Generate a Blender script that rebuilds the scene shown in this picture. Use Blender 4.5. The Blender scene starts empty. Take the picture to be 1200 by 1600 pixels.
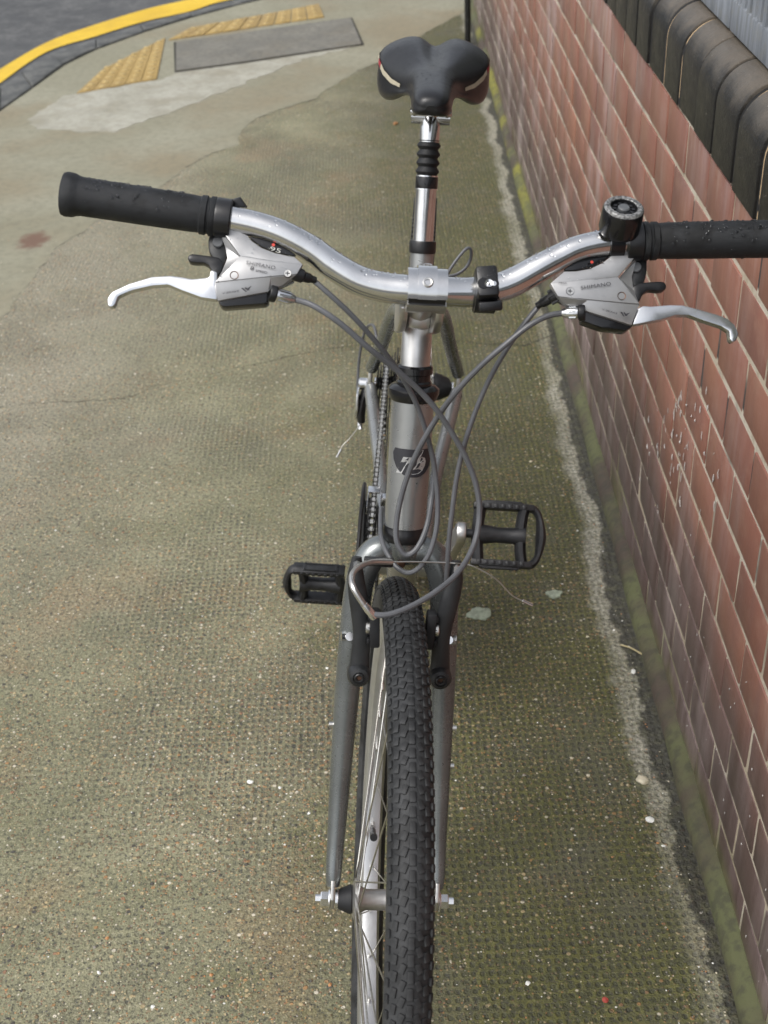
import bpy, bmesh, math, random
from mathutils import Vector, Matrix, noise as mnoise
random.seed(7)
R = math.radians
sc = bpy.context.scene
col = sc.collection

# ------------------------------------------------------------------ camera
CAM_H, PITCH, ROLL, FPX = 1.3669, R(33.4152), R(-2.8572), 1995.05
F = Vector((0, math.cos(PITCH), -math.sin(PITCH)))
RT = Vector((1, 0, 0))
UP = RT.cross(F)
R2 = RT * math.cos(ROLL) + UP * math.sin(ROLL)
U2 = -RT * math.sin(ROLL) + UP * math.cos(ROLL)
cd = bpy.data.cameras.new("camera")
cam = bpy.data.objects.new("camera", cd)
col.objects.link(cam)
cam.matrix_world = Matrix(((R2.x, U2.x, -F.x, 0), (R2.y, U2.y, -F.y, 0), (R2.z, U2.z, -F.z, CAM_H), (0, 0, 0, 1)))
cd.sensor_fit = 'VERTICAL'
cd.sensor_height = 24.0
cd.sensor_width = 18.0
cd.lens = FPX / 1600 * 24.0
cd.clip_start = 0.02
cd.clip_end = 3000
cd.dof.use_dof = True
cd.dof.focus_distance = 1.30
cd.dof.aperture_fstop = 8.0
sc.camera = cam

# ------------------------------------------------------------------ sky and sun (overcast daylight)
SUN_EL, SUN_AZ = R(56), R(-125)          # azimuth measured from +Y towards +X : sun stands behind and left of the camera
w = bpy.data.worlds.new("World")
sc.world = w
w.use_nodes = True
nt = w.node_tree
bg = nt.nodes["Background"]
sky = nt.nodes.new("ShaderNodeTexSky")
sky.sky_type = 'NISHITA'
sky.sun_disc = False
sky.sun_elevation = SUN_EL
sky.sun_rotation = SUN_AZ
sky.dust_density = 4.0
sky.air_density = 1.0
hs = nt.nodes.new("ShaderNodeHueSaturation")
hs.inputs["Saturation"].default_value = 0.32
nt.links.new(sky.outputs[0], hs.inputs["Color"])
nt.links.new(hs.outputs[0], bg.inputs[0])
bg.inputs[1].default_value = 0.15
sd = bpy.data.lights.new("sun", 'SUN')
sd.energy = 0.65
sd.angle = R(25)
sd.color = (1.0, 0.97, 0.92)
sun = bpy.data.objects.new("sun", sd)
col.objects.link(sun)
sdir = Vector((math.sin(SUN_AZ) * math.cos(SUN_EL), math.cos(SUN_AZ) * math.cos(SUN_EL), math.sin(SUN_EL)))
sun.rotation_euler = sdir.to_track_quat('Z', 'Y').to_euler()
sun.location = sdir * 20
vs = sc.view_settings
vs.view_transform = 'Standard'
vs.look = 'None'
vs.exposure = 0.58
vs.gamma = 1.0
vs.use_curve_mapping = False

# ------------------------------------------------------------------ node helpers
class NB:
    def __init__(s, name):
        s.m = bpy.data.materials.new(name)
        s.m.use_nodes = True
        s.t = s.m.node_tree
        s.b = s.t.nodes["Principled BSDF"]
    def put(s, sock, v):
        if isinstance(v, bpy.types.NodeSocket):
            s.t.links.new(v, sock)
        else:
            if isinstance(v, tuple) and len(v) == 3 and sock.type == 'RGBA':
                v = (*v, 1)
            sock.default_value = v
    def set(s, **k):
        for a, v in k.items():
            s.put(s.b.inputs[a.replace('_', ' ')], v)
    def n(s, t):
        return s.t.nodes.new("ShaderNode" + t)
    def math(s, op, a, b=0.0, c=0.0, clamp=False):
        x = s.n("Math"); x.operation = op; x.use_clamp = clamp
        s.put(x.inputs[0], a); s.put(x.inputs[1], b); s.put(x.inputs[2], c)
        return x.outputs[0]
    def mix(s, f, a, b, mode='MIX'):
        x = s.n("Mix"); x.data_type = 'RGBA'; x.blend_type = mode
        s.put(x.inputs[0], f); s.put(x.inputs[6], a); s.put(x.inputs[7], b)
        return x.outputs[2]
    def pos(s):
        return s.n("NewGeometry").outputs["Position"]
    def obj(s):
        return s.n("TexCoord").outputs["Object"]
    def sep(s, v):
        x = s.n("SeparateXYZ"); s.put(x.inputs[0], v); return x.outputs
    def vmul(s, v, k, off=(0, 0, 0)):
        x = s.n("VectorMath"); x.operation = 'MULTIPLY_ADD'
        s.put(x.inputs[0], v); x.inputs[1].default_value = k; x.inputs[2].default_value = off
        return x.outputs[0]
    def noise(s, v, scale, detail=3.0, rough=.55, out=0):
        x = s.n("TexNoise"); s.put(x.inputs["Vector"], v)
        x.inputs["Scale"].default_value = scale; x.inputs["Detail"].default_value = detail; x.inputs["Roughness"].default_value = rough
        return x.outputs[out]
    def voro(s, v, scale, feature='F1'):
        x = s.n("TexVoronoi"); x.feature = feature; s.put(x.inputs["Vector"], v); x.inputs["Scale"].default_value = scale
        return x.outputs
    def ss(s, v, lo, hi):
        x = s.n("MapRange"); x.interpolation_type = 'SMOOTHSTEP'
        s.put(x.inputs[0], v); x.inputs[1].default_value = lo; x.inputs[2].default_value = hi
        return x.outputs[0]
    def ramp(s, f, stops, mode='LINEAR'):
        x = s.n("ValToRGB"); x.color_ramp.interpolation = mode
        e = x.color_ramp.elements
        while len(e) < len(stops): e.new(0.5)
        for k, (p, c) in enumerate(stops):
            e[k].position = p; e[k].color = (*c, 1)
        s.put(x.inputs[0], f)
        return x.outputs[0]
    def bump(s, h, strength, dist):
        x = s.n("Bump"); s.put(x.inputs["Height"], h); x.inputs["Strength"].default_value = strength; x.inputs["Distance"].default_value = dist
        s.t.links.new(x.outputs[0], s.b.inputs["Normal"])

def simple(name, c, rough=.5, metal=0.0, var=.18, scale=60, bump=0.0, bscale=700, rvar=.12, coat=0.0, spec=.5):
    k = NB(name)
    o = k.obj()
    n1 = k.noise(o, scale, 4)
    n2 = k.noise(o, scale * 4.3, 3)
    dark = tuple(x * (1 - var) for x in c); lite = tuple(min(1, x * (1 + var)) for x in c)
    k.set(Base_Color=k.mix(k.ss(n1, .3, .7), dark, lite), Metallic=metal,
          Roughness=k.math('MULTIPLY_ADD', n2, rvar * 2, rough - rvar))
    k.b.inputs["Coat Weight"].default_value = coat
    k.b.inputs["Specular IOR Level"].default_value = spec
    if bump:
        k.bump(k.noise(o, bscale, 2), bump, .0006)
    return k.m

MT = {}
MT['alu'] = simple('polished_aluminium', (.66, .66, .655), .15, 1, .10, 30, .03, 900, .07)
MT['alu_satin'] = simple('satin_aluminium', (.62, .61, .59), .36, 1, .12, 40, .05, 900, .08)
MT['lever'] = simple('lever_alloy', (.72, .73, .74), .25, 1, .05, 40, .02, 900, .05)
MT['chrome'] = simple('chrome', (.82, .82, .82), .17, 1, .04, 40, 0, 900, .04)
MT['steel'] = simple('zinc_steel', (.58, .57, .54), .30, 1, .12, 80, .04, 900, .08)
MT['silver_plastic'] = simple('silver_paint', (.40, .40, .40), .33, .6, .06, 60, .03, 2600, .06)
MT['silver_dark'] = simple('silver_paint_bevel', (.36, .36, .36), .36, .55, .06, 60, .03, 2600, .06)
MT['frame'] = simple('frame_metallic_paint', (.32, .327, .32), .29, .72, .10, 18, .06, 1800, .08, .25)
MT['fork'] = simple('fork_metallic_paint', (.185, .198, .197), .28, .70, .12, 22, .06, 1800, .08, .25)
MT['black'] = simple('black_plastic', (.010, .010, .011), .34, 0, .25, 60, .05, 1500, .12)
MT['black_gloss'] = simple('black_gloss_plastic', (.008, .008, .009), .16, 0, .2, 60, .0, 1500, .06)
MT['arm_black'] = simple('black_satin_paint', (.015, .016, .017), .42, 0, .25, 60, .08, 1200, .1)
MT['pedal'] = simple('pedal_resin', (.013, .0135, .015), .45, 0, .35, 90, .15, 900, .12)
MT['rubber'] = simple('black_rubber', (.013, .0135, .015), .58, 0, .3, 50, .12, 1800, .12, 0, .35)
MT['tyre'] = simple('tyre_rubber', (.028, .029, .030), .60, 0, .55, 45, .3, 1300, .15, 0, .35)
MT['cable'] = simple('grey_cable_housing', (.090, .093, .100), .36, 0, .1, 60, .0, 900, .08)
MT['wire'] = simple('bare_wire', (.45, .44, .41), .35, 1, .1, 60, 0, 900, .08)
MT['leather'] = simple('saddle_vinyl', (.008, .008, .009), .32, 0, .25, 40, .22, 1500, .1)
MT['cream'] = simple('cream_piping', (.42, .38, .28), .55, 0, .12, 60)
MT['red'] = simple('red_piping', (.30, .03, .04), .5, 0, .1, 60)
MT['ink'] = simple('black_print', (.025, .025, .03), .45, 0, .1, 60)
MT['digit'] = simple('pale_digit', (.5, .5, .46), .5, 0, .1, 60)
MT['red_mark'] = simple('red_mark', (.6, .05, .03), .4, 0, .1, 60)
MT['grey_print'] = simple('silver_print', (.42, .42, .41), .4, .5, .08, 60)
MT['grey_button'] = simple('grey_button', (.10, .105, .11), .4, 0, .12, 60)
MT['worn_ring'] = simple('worn_bell_ring', (.20, .20, .195), .4, .4, .75, 420, .5, 900, .2)
MT['bolt_dark'] = simple('rusted_bolt', (.10, .055, .035), .5, .6, .5, 200, .2, 900, .15)
MT['chain_dark'] = simple('oily_chain', (.035, .034, .033), .42, .6, .3, 200)
MT['sprocket'] = simple('dark_sprocket', (.06, .058, .055), .4, .85, .3, 120)
MT['rim'] = simple('rim_alloy', (.60, .61, .62), .34, .9, .06, 30, .03, 900, .06)
MT['hub'] = simple('hub_alloy', (.50, .49, .47), .40, .95, .12, 60, .06, 900, .08)
k = NB('water'); k.set(Base_Color=(.95, .97, 1), Roughness=.02, IOR=1.33, Transmission_Weight=1.0); MT['water'] = k.m
# rubber grip with a fine diamond knurl
k = NB('grip_rubber'); o = k.obj(); s3 = k.sep(o)
a_ = k.math('SINE', k.math('MULTIPLY', k.math('ADD', s3[0], s3[2]), 3600))
b_ = k.math('SINE', k.math('MULTIPLY', k.math('SUBTRACT', s3[0], s3[2]), 3600))
k.set(Base_Color=k.mix(k.ss(k.noise(o, 45, 4), .45, .62), (.015, .0165, .0185), (.006, .0065, .007)), Roughness=k.math('MULTIPLY_ADD', k.noise(o, 40, 4), .5, .28))
k.b.inputs["Specular IOR Level"].default_value = .4
k.bump(k.math('MULTIPLY', a_, b_), .35, .0006)
MT['grip'] = k.m

# ---- ground materials
WA, WB = .3946, .0231            # wall face: x = WA + WB*y
def rough_concrete():
    k = NB('rough_aggregate_concrete')
    p = k.pos(); s = k.sep(p)
    dw = k.math('SUBTRACT', k.math('MULTIPLY_ADD', s[1], WB, WA), s[0])       # metres from the wall face
    big = k.noise(p, 1.7, 3); mid = k.noise(p, 7, 4); fine = k.noise(p, 60, 4)
    g1 = k.noise(p, 150, 3, .65); g2 = k.noise(k.vmul(p, (1, 1, 1), (3, 1, 0)), 330, 2, .6); g3 = k.noise(k.vmul(p, (1, 1, 1), (8, 4, 0)), 85, 3, .6)
    pat = k.noise(k.vmul(p, (1, 1, 1), (7, 3, 0)), 2.6, 3)                        # where the roller print survives
    wob = k.noise(p, 14, 2, .5, 1)
    v = k.n("VectorMath"); v.operation = 'MULTIPLY_ADD'; k.put(v.inputs[0], wob); v.inputs[1].default_value = (.007, .007, 0); k.put(v.inputs[2], p)
    q = k.sep(v.outputs[0])
    TAU = 2 * math.pi
    gx = k.math('MULTIPLY_ADD', k.math('COSINE', k.math('MULTIPLY', q[0], TAU / .0108)), .5, .5)
    gy = k.math('MULTIPLY_ADD', k.math('COSINE', k.math('MULTIPLY', q[1], TAU / .0124)), .5, .5)
    dim = k.ss(k.math('ADD', k.math('MULTIPLY', gx, gy), k.math('MULTIPLY_ADD', g1, .5, -.25)), .16, .62)
    nearw = k.ss(dw, .70, .30)
    dimm = k.math('MULTIPLY', dim, k.math('MULTIPLY', k.math('MAXIMUM', k.ss(pat, .40, .64), k.math('MULTIPLY', nearw, .75)), k.math('MULTIPLY', k.ss(g3, .32, .56), k.math('MULTIPLY_ADD', k.ss(s[0], -.65, -.25), .6, .4))))
    base = k.mix(k.ss(mid, .3, .7), (.198, .195, .110), (.284, .274, .168))
    base = k.mix(k.math('MULTIPLY', k.ss(big, .38, .62), .55), base, (.158, .158, .086))
    base = k.mix(k.math('MULTIPLY', k.ss(k.noise(k.vmul(p, (1, 1, 1), (3, 9, 0)), 4, 4), .54, .68), .40), base, (.29, .185, .095))
    lf = k.ss(k.math('ADD', s[0], k.math('MULTIPLY_ADD', k.noise(p, 3, 3), .5, -.25)), -.30, -.85)
    base = k.mix(k.math('MULTIPLY', lf, k.math('MULTIPLY', k.ss(s[1], 1.4, 2.6), .95)), base, (.300, .280, .205))
    # moss close to the wall
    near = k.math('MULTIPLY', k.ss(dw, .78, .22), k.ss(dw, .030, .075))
    mo = k.ss(k.math('ADD', k.noise(p, 5.5, 5, .65), k.math('MULTIPLY', near, .20)), .53, .72)
    moss = k.mix(k.ss(g3, .35, .65), (.048, .054, .010), (.135, .132, .026))
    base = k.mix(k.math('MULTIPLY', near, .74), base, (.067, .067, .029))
    base = k.mix(k.math('MULTIPLY', k.ss(k.noise(k.vmul(p, (1, 1, 1), (2, 8, 0)), 3.3, 4, .6), .46, .68), .42), base, (.105, .098, .060))
    base = k.mix(k.math('MULTIPLY', mo, k.math('MULTIPLY_ADD', near, .46, .26)), base, moss)
    # the sandy grain of the worn surface: dark hollows and pale sand grains at 2 to 8 mm
    base = k.mix(k.math('MULTIPLY', k.ss(g3, .50, .34), .50), base, k.mix(.5, base, (.055, .052, .042)))
    base = k.mix(k.math('MULTIPLY', k.ss(g1, .50, .33), .85), base, (.048, .047, .038))
    base = k.mix(k.math('MULTIPLY', k.ss(g1, .55, .70), .55), base, k.mix(near, (.47, .43, .30), (.135, .135, .060)))
    base = k.mix(k.math('MULTIPLY', k.ss(g2, .56, .68), k.math('MULTIPLY_ADD', near, -.32, .5)), base, (.40, .37, .25))
    base = k.mix(k.math('MULTIPLY', k.ss(g2, .44, .33), .55), base, (.06, .058, .05))
    # stones of the aggregate laid bare
    v1 = k.voro(p, 250); c1 = k.sep(v1[1])
    v2 = k.voro(k.vmul(p, (1, 1.1, 1), (.3, .7, 0)), 118); c2 = k.sep(v2[1])
    expo = k.ss(k.noise(k.vmul(p, (1, 1, 1), (1, 5, 0)), 2.2, 4), .38, .62)
    ex, ey = k.math('ADD', s[0], .20), k.math('SUBTRACT', s[1], 1.50)
    ed_ = k.math('SQRT', k.math('ADD', k.math('MULTIPLY', ex, ex), k.math('MULTIPLY', k.math('MULTIPLY', ey, ey), .45)))
    bare = k.ss(k.math('ADD', ed_, k.math('MULTIPLY_ADD', k.noise(p, 5, 4), .4, -.2)), .42, .12)
    expo = k.math('MAXIMUM', expo, bare)
    thr = k.math('ADD', k.math('MULTIPLY_ADD', expo, .40, .22), k.math('MULTIPLY', bare, .22))
    st1 = k.math('MULTIPLY', k.ss(v1[0], .46, .30), k.ss(k.math('SUBTRACT', thr, c1[1]), 0, .05))
    st2 = k.math('MULTIPLY', k.ss(v2[0], .40, .28), k.ss(k.math('SUBTRACT', k.math('MULTIPLY', thr, .55), c2[1]), 0, .05))
    stones = [(0, (.06, .055, .05)), (.14, (.17, .115, .06)), (.32, (.36, .20, .085)), (.48, (.22, .17, .10)), (.64, (.46, .36, .20)), (.84, (.30, .16, .09)), (.93, (.66, .60, .48))]
    base = k.mix(k.math('MULTIPLY', st1, k.math('MULTIPLY_ADD', near, -.22, .85)), base, k.ramp(c1[0], stones, 'CONSTANT'))
    base = k.mix(k.math('MULTIPLY', st2, k.math('MULTIPLY_ADD', near, -.20, .9)), base, k.ramp(c2[0], stones, 'CONSTANT'))
    # the dimples darker than the surface round them
    base = k.mix(k.math('MULTIPLY', dimm, k.math('MULTIPLY_ADD', nearw, .22, .62)), base, k.mix(near, (.058, .062, .060), (.036, .040, .032)))
    # grey washed-out strip and black gap at the foot of the wall
    jag = k.math('ADD', k.math('MULTIPLY_ADD', k.noise(p, 26, 5, .7), .05, -.025), k.math('MULTIPLY_ADD', k.noise(p, 4.3, 2), .07, -.035))
    dj = k.math('ADD', dw, jag)
    pres = k.math('MULTIPLY', k.ss(k.noise(k.vmul(p, (.3, 1, 1), (0, 2, 0)), 2.4, 3), .36, .58), k.ss(s[1], 1.1, 1.45))
    strip = k.math('MULTIPLY', k.math('MULTIPLY', k.ss(dj, .080, .056), k.ss(k.noise(p, 90, 4, .7), .26, .56)), k.math('MULTIPLY_ADD', pres, .75, .25))
    base = k.mix(k.math('MULTIPLY', strip, .85), base, k.mix(k.ss(g1, .35, .65), (.19, .185, .145), (.50, .48, .40)))
    base = k.mix(k.math('MULTIPLY', k.ss(dj, .047, .036), .85), base, k.mix(k.ss(fine, .45, .65), (.014, .014, .012), (.050, .050, .026)))
    k.set(Base_Color=base, Roughness=k.math('MULTIPLY_ADD', st1, -.3, k.math('MULTIPLY_ADD', k.ss(g2, .58, .66), -.30, .72)))
    h = k.math('ADD', k.math('MULTIPLY', dimm, -1.5), k.math('ADD', k.math('MULTIPLY', st1, .5), k.math('MULTIPLY', st2, .8)))
    h = k.math('ADD', h, k.math('MULTIPLY', k.math('ADD', g1, g2), 1.3))
    k.bump(h, .85, .0018)
    return k.m
def flat_concrete(name, c1, c2, stain, scale=3.0, rough=.75, speck=.5):
    k = NB(name); p = k.pos()
    n1 = k.noise(p, scale, 4); n2 = k.noise(p, 40, 5, .7); n3 = k.noise(p, 330, 3, .6)
    b = k.mix(k.ss(n1, .3, .7), c1, c2)
    b = k.mix(k.math('MULTIPLY', k.ss(k.noise(k.vmul(p, (1, 1, 1), (4, 2, 0)), scale * .7, 4), .45, .66), .8), b, stain)
    b = k.mix(k.math('MULTIPLY', k.ss(n2, .40, .7), speck), b, tuple(x * .62 for x in c1))
    b = k.mix(k.math('MULTIPLY', k.ss(n3, .45, .65), .35), b, tuple(x * .5 for x in c1))
    k.set(Base_Color=b, Roughness=rough)
    k.bump(k.math('ADD', k.noise(p, 260, 4), n2), .5, .0015)
    return k.m
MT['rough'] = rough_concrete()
MT['smooth'] = flat_concrete('smooth_pavement_concrete', (.240, .230, .160), (.300, .290, .215), (.240, .200, .125), 2.2)
_t = MT['smooth'].node_tree; _b = _t.nodes["Principled BSDF"]; _k = NB.__new__(NB); _k.m = MT['smooth']; _k.t = _t; _k.b = _b
_old = _b.inputs["Base Color"].links[0].from_socket; _p = _k.pos(); _s = _k.sep(_p)
_d = _k.math('ADD', _k.math('POWER', _k.math('MULTIPLY', _k.math('ADD', _s[0], 1.0), 1.6), 2.0), _k.math('POWER', _k.math('SUBTRACT', _s[1], 3.64), 2.0))
_m = _k.math('MULTIPLY', _k.ss(_k.math('ADD', _d, _k.math('MULTIPLY_ADD', _k.noise(_p, 30, 4), .012, -.006)), .0075, .001), .75)
_k.put(_b.inputs["Base Color"], _k.mix(_m, _old, (.12, .045, .028)))
MT['white'] = flat_concrete('pale_mortar', (.335, .325, .262), (.42, .41, .345), (.27, .25, .185), 7)
MT['slab'] = flat_concrete('grey_infill_concrete', (.155, .150, .128), (.215, .206, .172), (.170, .155, .120), 7, .75, .8)
MT['tactile'] = flat_concrete('buff_tactile_concrete', (.37, .255, .085), (.42, .295, .105), (.32, .225, .09), 5)
MT['tactile_rib'] = flat_concrete('buff_tactile_lit', (.44, .325, .135), (.48, .36, .16), (.38, .28, .11), 8)  # lighter buff paints the light on the blister tops
MT['kerb'] = flat_concrete('wet_granite', (.085, .088, .085), (.16, .16, .145), (.035, .037, .036), 14, .6, .9)
MT['asphalt'] = flat_concrete('asphalt', (.075, .077, .077), (.125, .125, .122), (.058, .060, .062), 9, .7, .9)
MT['yellow'] = flat_concrete('yellow_road_paint', (.68, .44, .015), (.74, .50, .03), (.60, .38, .02), 6, .6, .12)
MT['crack'] = flat_concrete('crack_dirt', (.035, .033, .028), (.055, .052, .04), (.03, .03, .02), 20, .9)

# ---- brick, coping and stone materials
def brick_mat():
    k = NB('red_brick'); p = k.pos(); s = k.sep(p)
    rnd = k.n("ObjectInfo").outputs["Random"]
    b = k.ramp(rnd, [(0, (.215, .074, .052)), (.3, (.285, .108, .070)), (.55, (.250, .090, .062)), (.8, (.32, .130, .082)), (1, (.200, .072, .058))])
    streak = k.noise(k.vmul(p, (26, 26, 2.2)), 1.0, 5, .6)
    cloud = k.noise(p, 6.5, 4)
    b = k.mix(k.math('MULTIPLY', k.ss(streak, .42, .7), .45), b, (.150, .066, .054))
    b = k.mix(k.math('MULTIPLY', k.ss(k.noise(p, 21, 4, .65), .50, .66), .40), b, (.34, .19, .135))
    b = k.mix(k.math('MULTIPLY', k.ss(cloud, .5, .7), .45), b, (.34, .135, .075))
    b = k.mix(.26, b, (.23, .145, .125))
    soot = k.math('MULTIPLY', k.ss(k.math('ADD', s[2], k.math('MULTIPLY_ADD', k.noise(p, 5, 4), .34, -.17)), .50, .16), .88)
    b = k.mix(soot, b, k.mix(k.ss(streak, .35, .65), (.060, .045, .044), (.128, .100, .098)))
    bloom_haze = k.math('MULTIPLY', k.ss(k.noise(k.vmul(p, (1, 1.5, .7), (5, 0, 2)), 3.2, 4, .6), .46, .64), k.math('MULTIPLY', k.ss(k.noise(k.vmul(p, (60, 60, 5)), 1, 4, .7), .34, .62), k.math('MULTIPLY_ADD', k.ss(s[1], 1.6, 3.2), .6, .4)))
    b = k.mix(k.math('MULTIPLY', bloom_haze, .72), b, (.44, .36, .35))  # salt bloom, laid on thicker farther along to paint in the pale haze
    green = k.math('MULTIPLY', k.ss(k.math('ADD', s[2], k.math('MULTIPLY_ADD', k.noise(p, 4, 4), .16, -.08)), .075, .015), k.ss(k.noise(p, 3.4, 3), .40, .52))
    b = k.mix(k.math('MULTIPLY', green, .85), b, k.mix(k.ss(k.noise(p, 40, 4), .35, .65), (.075, .080, .030), (.17, .165, .075)))
    fleck = k.ss(k.noise(p, 130, 3, .6), .70, .76)
    b = k.mix(k.math('MULTIPLY', fleck, .5), b, (.45, .40, .36))
    k.set(Base_Color=b, Roughness=k.math('MULTIPLY_ADD', streak, .36, .20))
    k.bump(k.math('ADD', k.noise(p, 160, 4), k.math('MULTIPLY', streak, .5)), .35, .0012)
    return k.m
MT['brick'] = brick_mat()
k = NB('sandy_mortar'); p = k.pos(); s = k.sep(p)
b = k.mix(k.ss(k.noise(p, 8, 4), .35, .65), (.42, .355, .26), (.52, .475, .39))
b = k.mix(k.math('MULTIPLY', k.ss(k.noise(k.vmul(p, (1, 2, 1), (3, 3, 1)), 5, 4), .54, .66), .75), b, (.085, .070, .055))
b = k.mix(k.math('MULTIPLY', k.ss(k.noise(p, 70, 4), .45, .7), .5), b, (.30, .23, .16))
b = k.mix(k.math('MULTIPLY', k.ss(k.math('ADD', s[2], k.math('MULTIPLY_ADD', k.noise(p, 4, 3), .3, -.15)), .14, .02), .75), b, (.14, .14, .06))
fz = k.math('FRACT', k.math('MULTIPLY_ADD', k.math('SUBTRACT', s[2], .0075), 1 / .0760, .5))
pp = k.ss(k.math('ABSOLUTE', k.math('SUBTRACT', fz, .5)), .09, .16)
b = k.mix(k.math('MULTIPLY', pp, k.math('MULTIPLY', k.ss(k.noise(k.vmul(p, (1, 1, 1), (9, 1, 4)), 9, 3), .40, .56), k.ss(s[2], .30, .60))), b, (.050, .045, .042))
k.set(Base_Color=b, Roughness=.85); k.bump(k.noise(p, 400, 4), .5, .001); MT['mortar'] = k.m
k = NB('blue_black_coping_brick'); p = k.pos(); s = k.sep(p)
rnd = k.n("ObjectInfo").outputs["Random"]
b = k.ramp(rnd, [(0, (.012, .0123, .0125)), (.5, (.020, .0192, .018)), (1, (.010, .0105, .011))])
top = k.ss(k.math('ADD', s[2], k.math('MULTIPLY_ADD', k.noise(p, 30, 4), .05, -.025)), .925, .960)
b = k.mix(k.math('MULTIPLY', top, .75), b, (.140, .118, .092))
b = k.mix(k.math('MULTIPLY', k.ss(k.noise(p, 55, 5, .7), .52, .66), .3), b, (.065, .062, .052))
b = k.mix(k.ss(k.noise(p, 300, 2), .72, .76), b, (.35, .34, .30))
k.set(Base_Color=b, Roughness=k.math('MULTIPLY_ADD', k.noise(p, 60, 4), .35, .22)); k.b.inputs['Specular IOR Level'].default_value = .30; k.bump(k.math('ADD', k.noise(p, 240, 4), k.math('MULTIPLY', k.noise(p, 35, 3), 1.5)), .5, .0016); MT['coping'] = k.m
k = NB('coping_mortar'); p = k.pos()
s = k.sep(p); fr = k.math('FRACT', k.math('MULTIPLY_ADD', k.math('SUBTRACT', s[1], 1.442), 1 / .109, .5))
cr = k.math('MULTIPLY', k.math('MULTIPLY', k.ss(fr, .503, .497), k.ss(fr, .464, .472)), k.ss(k.noise(p, 34, 2), .38, .50))
k.set(Base_Color=k.mix(cr, (.008, .008, .008), (.42, .30, .17)), Roughness=.8); MT['cmortar'] = k.m
k = NB('weathered_stone'); p = k.pos()
st = k.noise(k.vmul(p, (60, 60, 6)), 1, 5, .6)
b = k.mix(k.ss(st, .35, .65), (.135, .150, .170), (.23, .25, .28))
b = k.mix(k.math('MULTIPLY', k.ss(k.noise(p, 60, 4), .45, .7), .4), b, (.20, .20, .18))
k.set(Base_Color=b, Roughness=.8); k.bump(k.noise(p, 200, 4), .4, .001); MT['stone'] = k.m
k = NB('mossy_groove'); p = k.pos()
k.set(Base_Color=k.mix(k.ss(k.noise(p, 22, 3), .42, .58), (.13, .13, .035), (.10, .10, .09)), Roughness=.9); MT['groove'] = k.m
for nm, c in dict(grit_cream=(.62, .56, .42), grit_orange=(.40, .19, .07), grit_grey=(.22, .20, .17), grit_white=(.80, .80, .76)).items():
    MT[nm] = simple(nm, c, .45, 0, .2, 90)
MT['splash'] = simple('grey_white_splash', (.50, .49, .47), .5, 0, .3, 90)
MT['lichen'] = simple('pale_lichen', (.30, .34, .26), .9, 0, .25, 120, .4, 500)
MT['twig'] = simple('dry_straw', (.42, .36, .20), .8, 0, .2, 90)
MT['scrap'] = simple('red_scrap', (.45, .08, .06), .6, 0, .2, 90)

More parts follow.
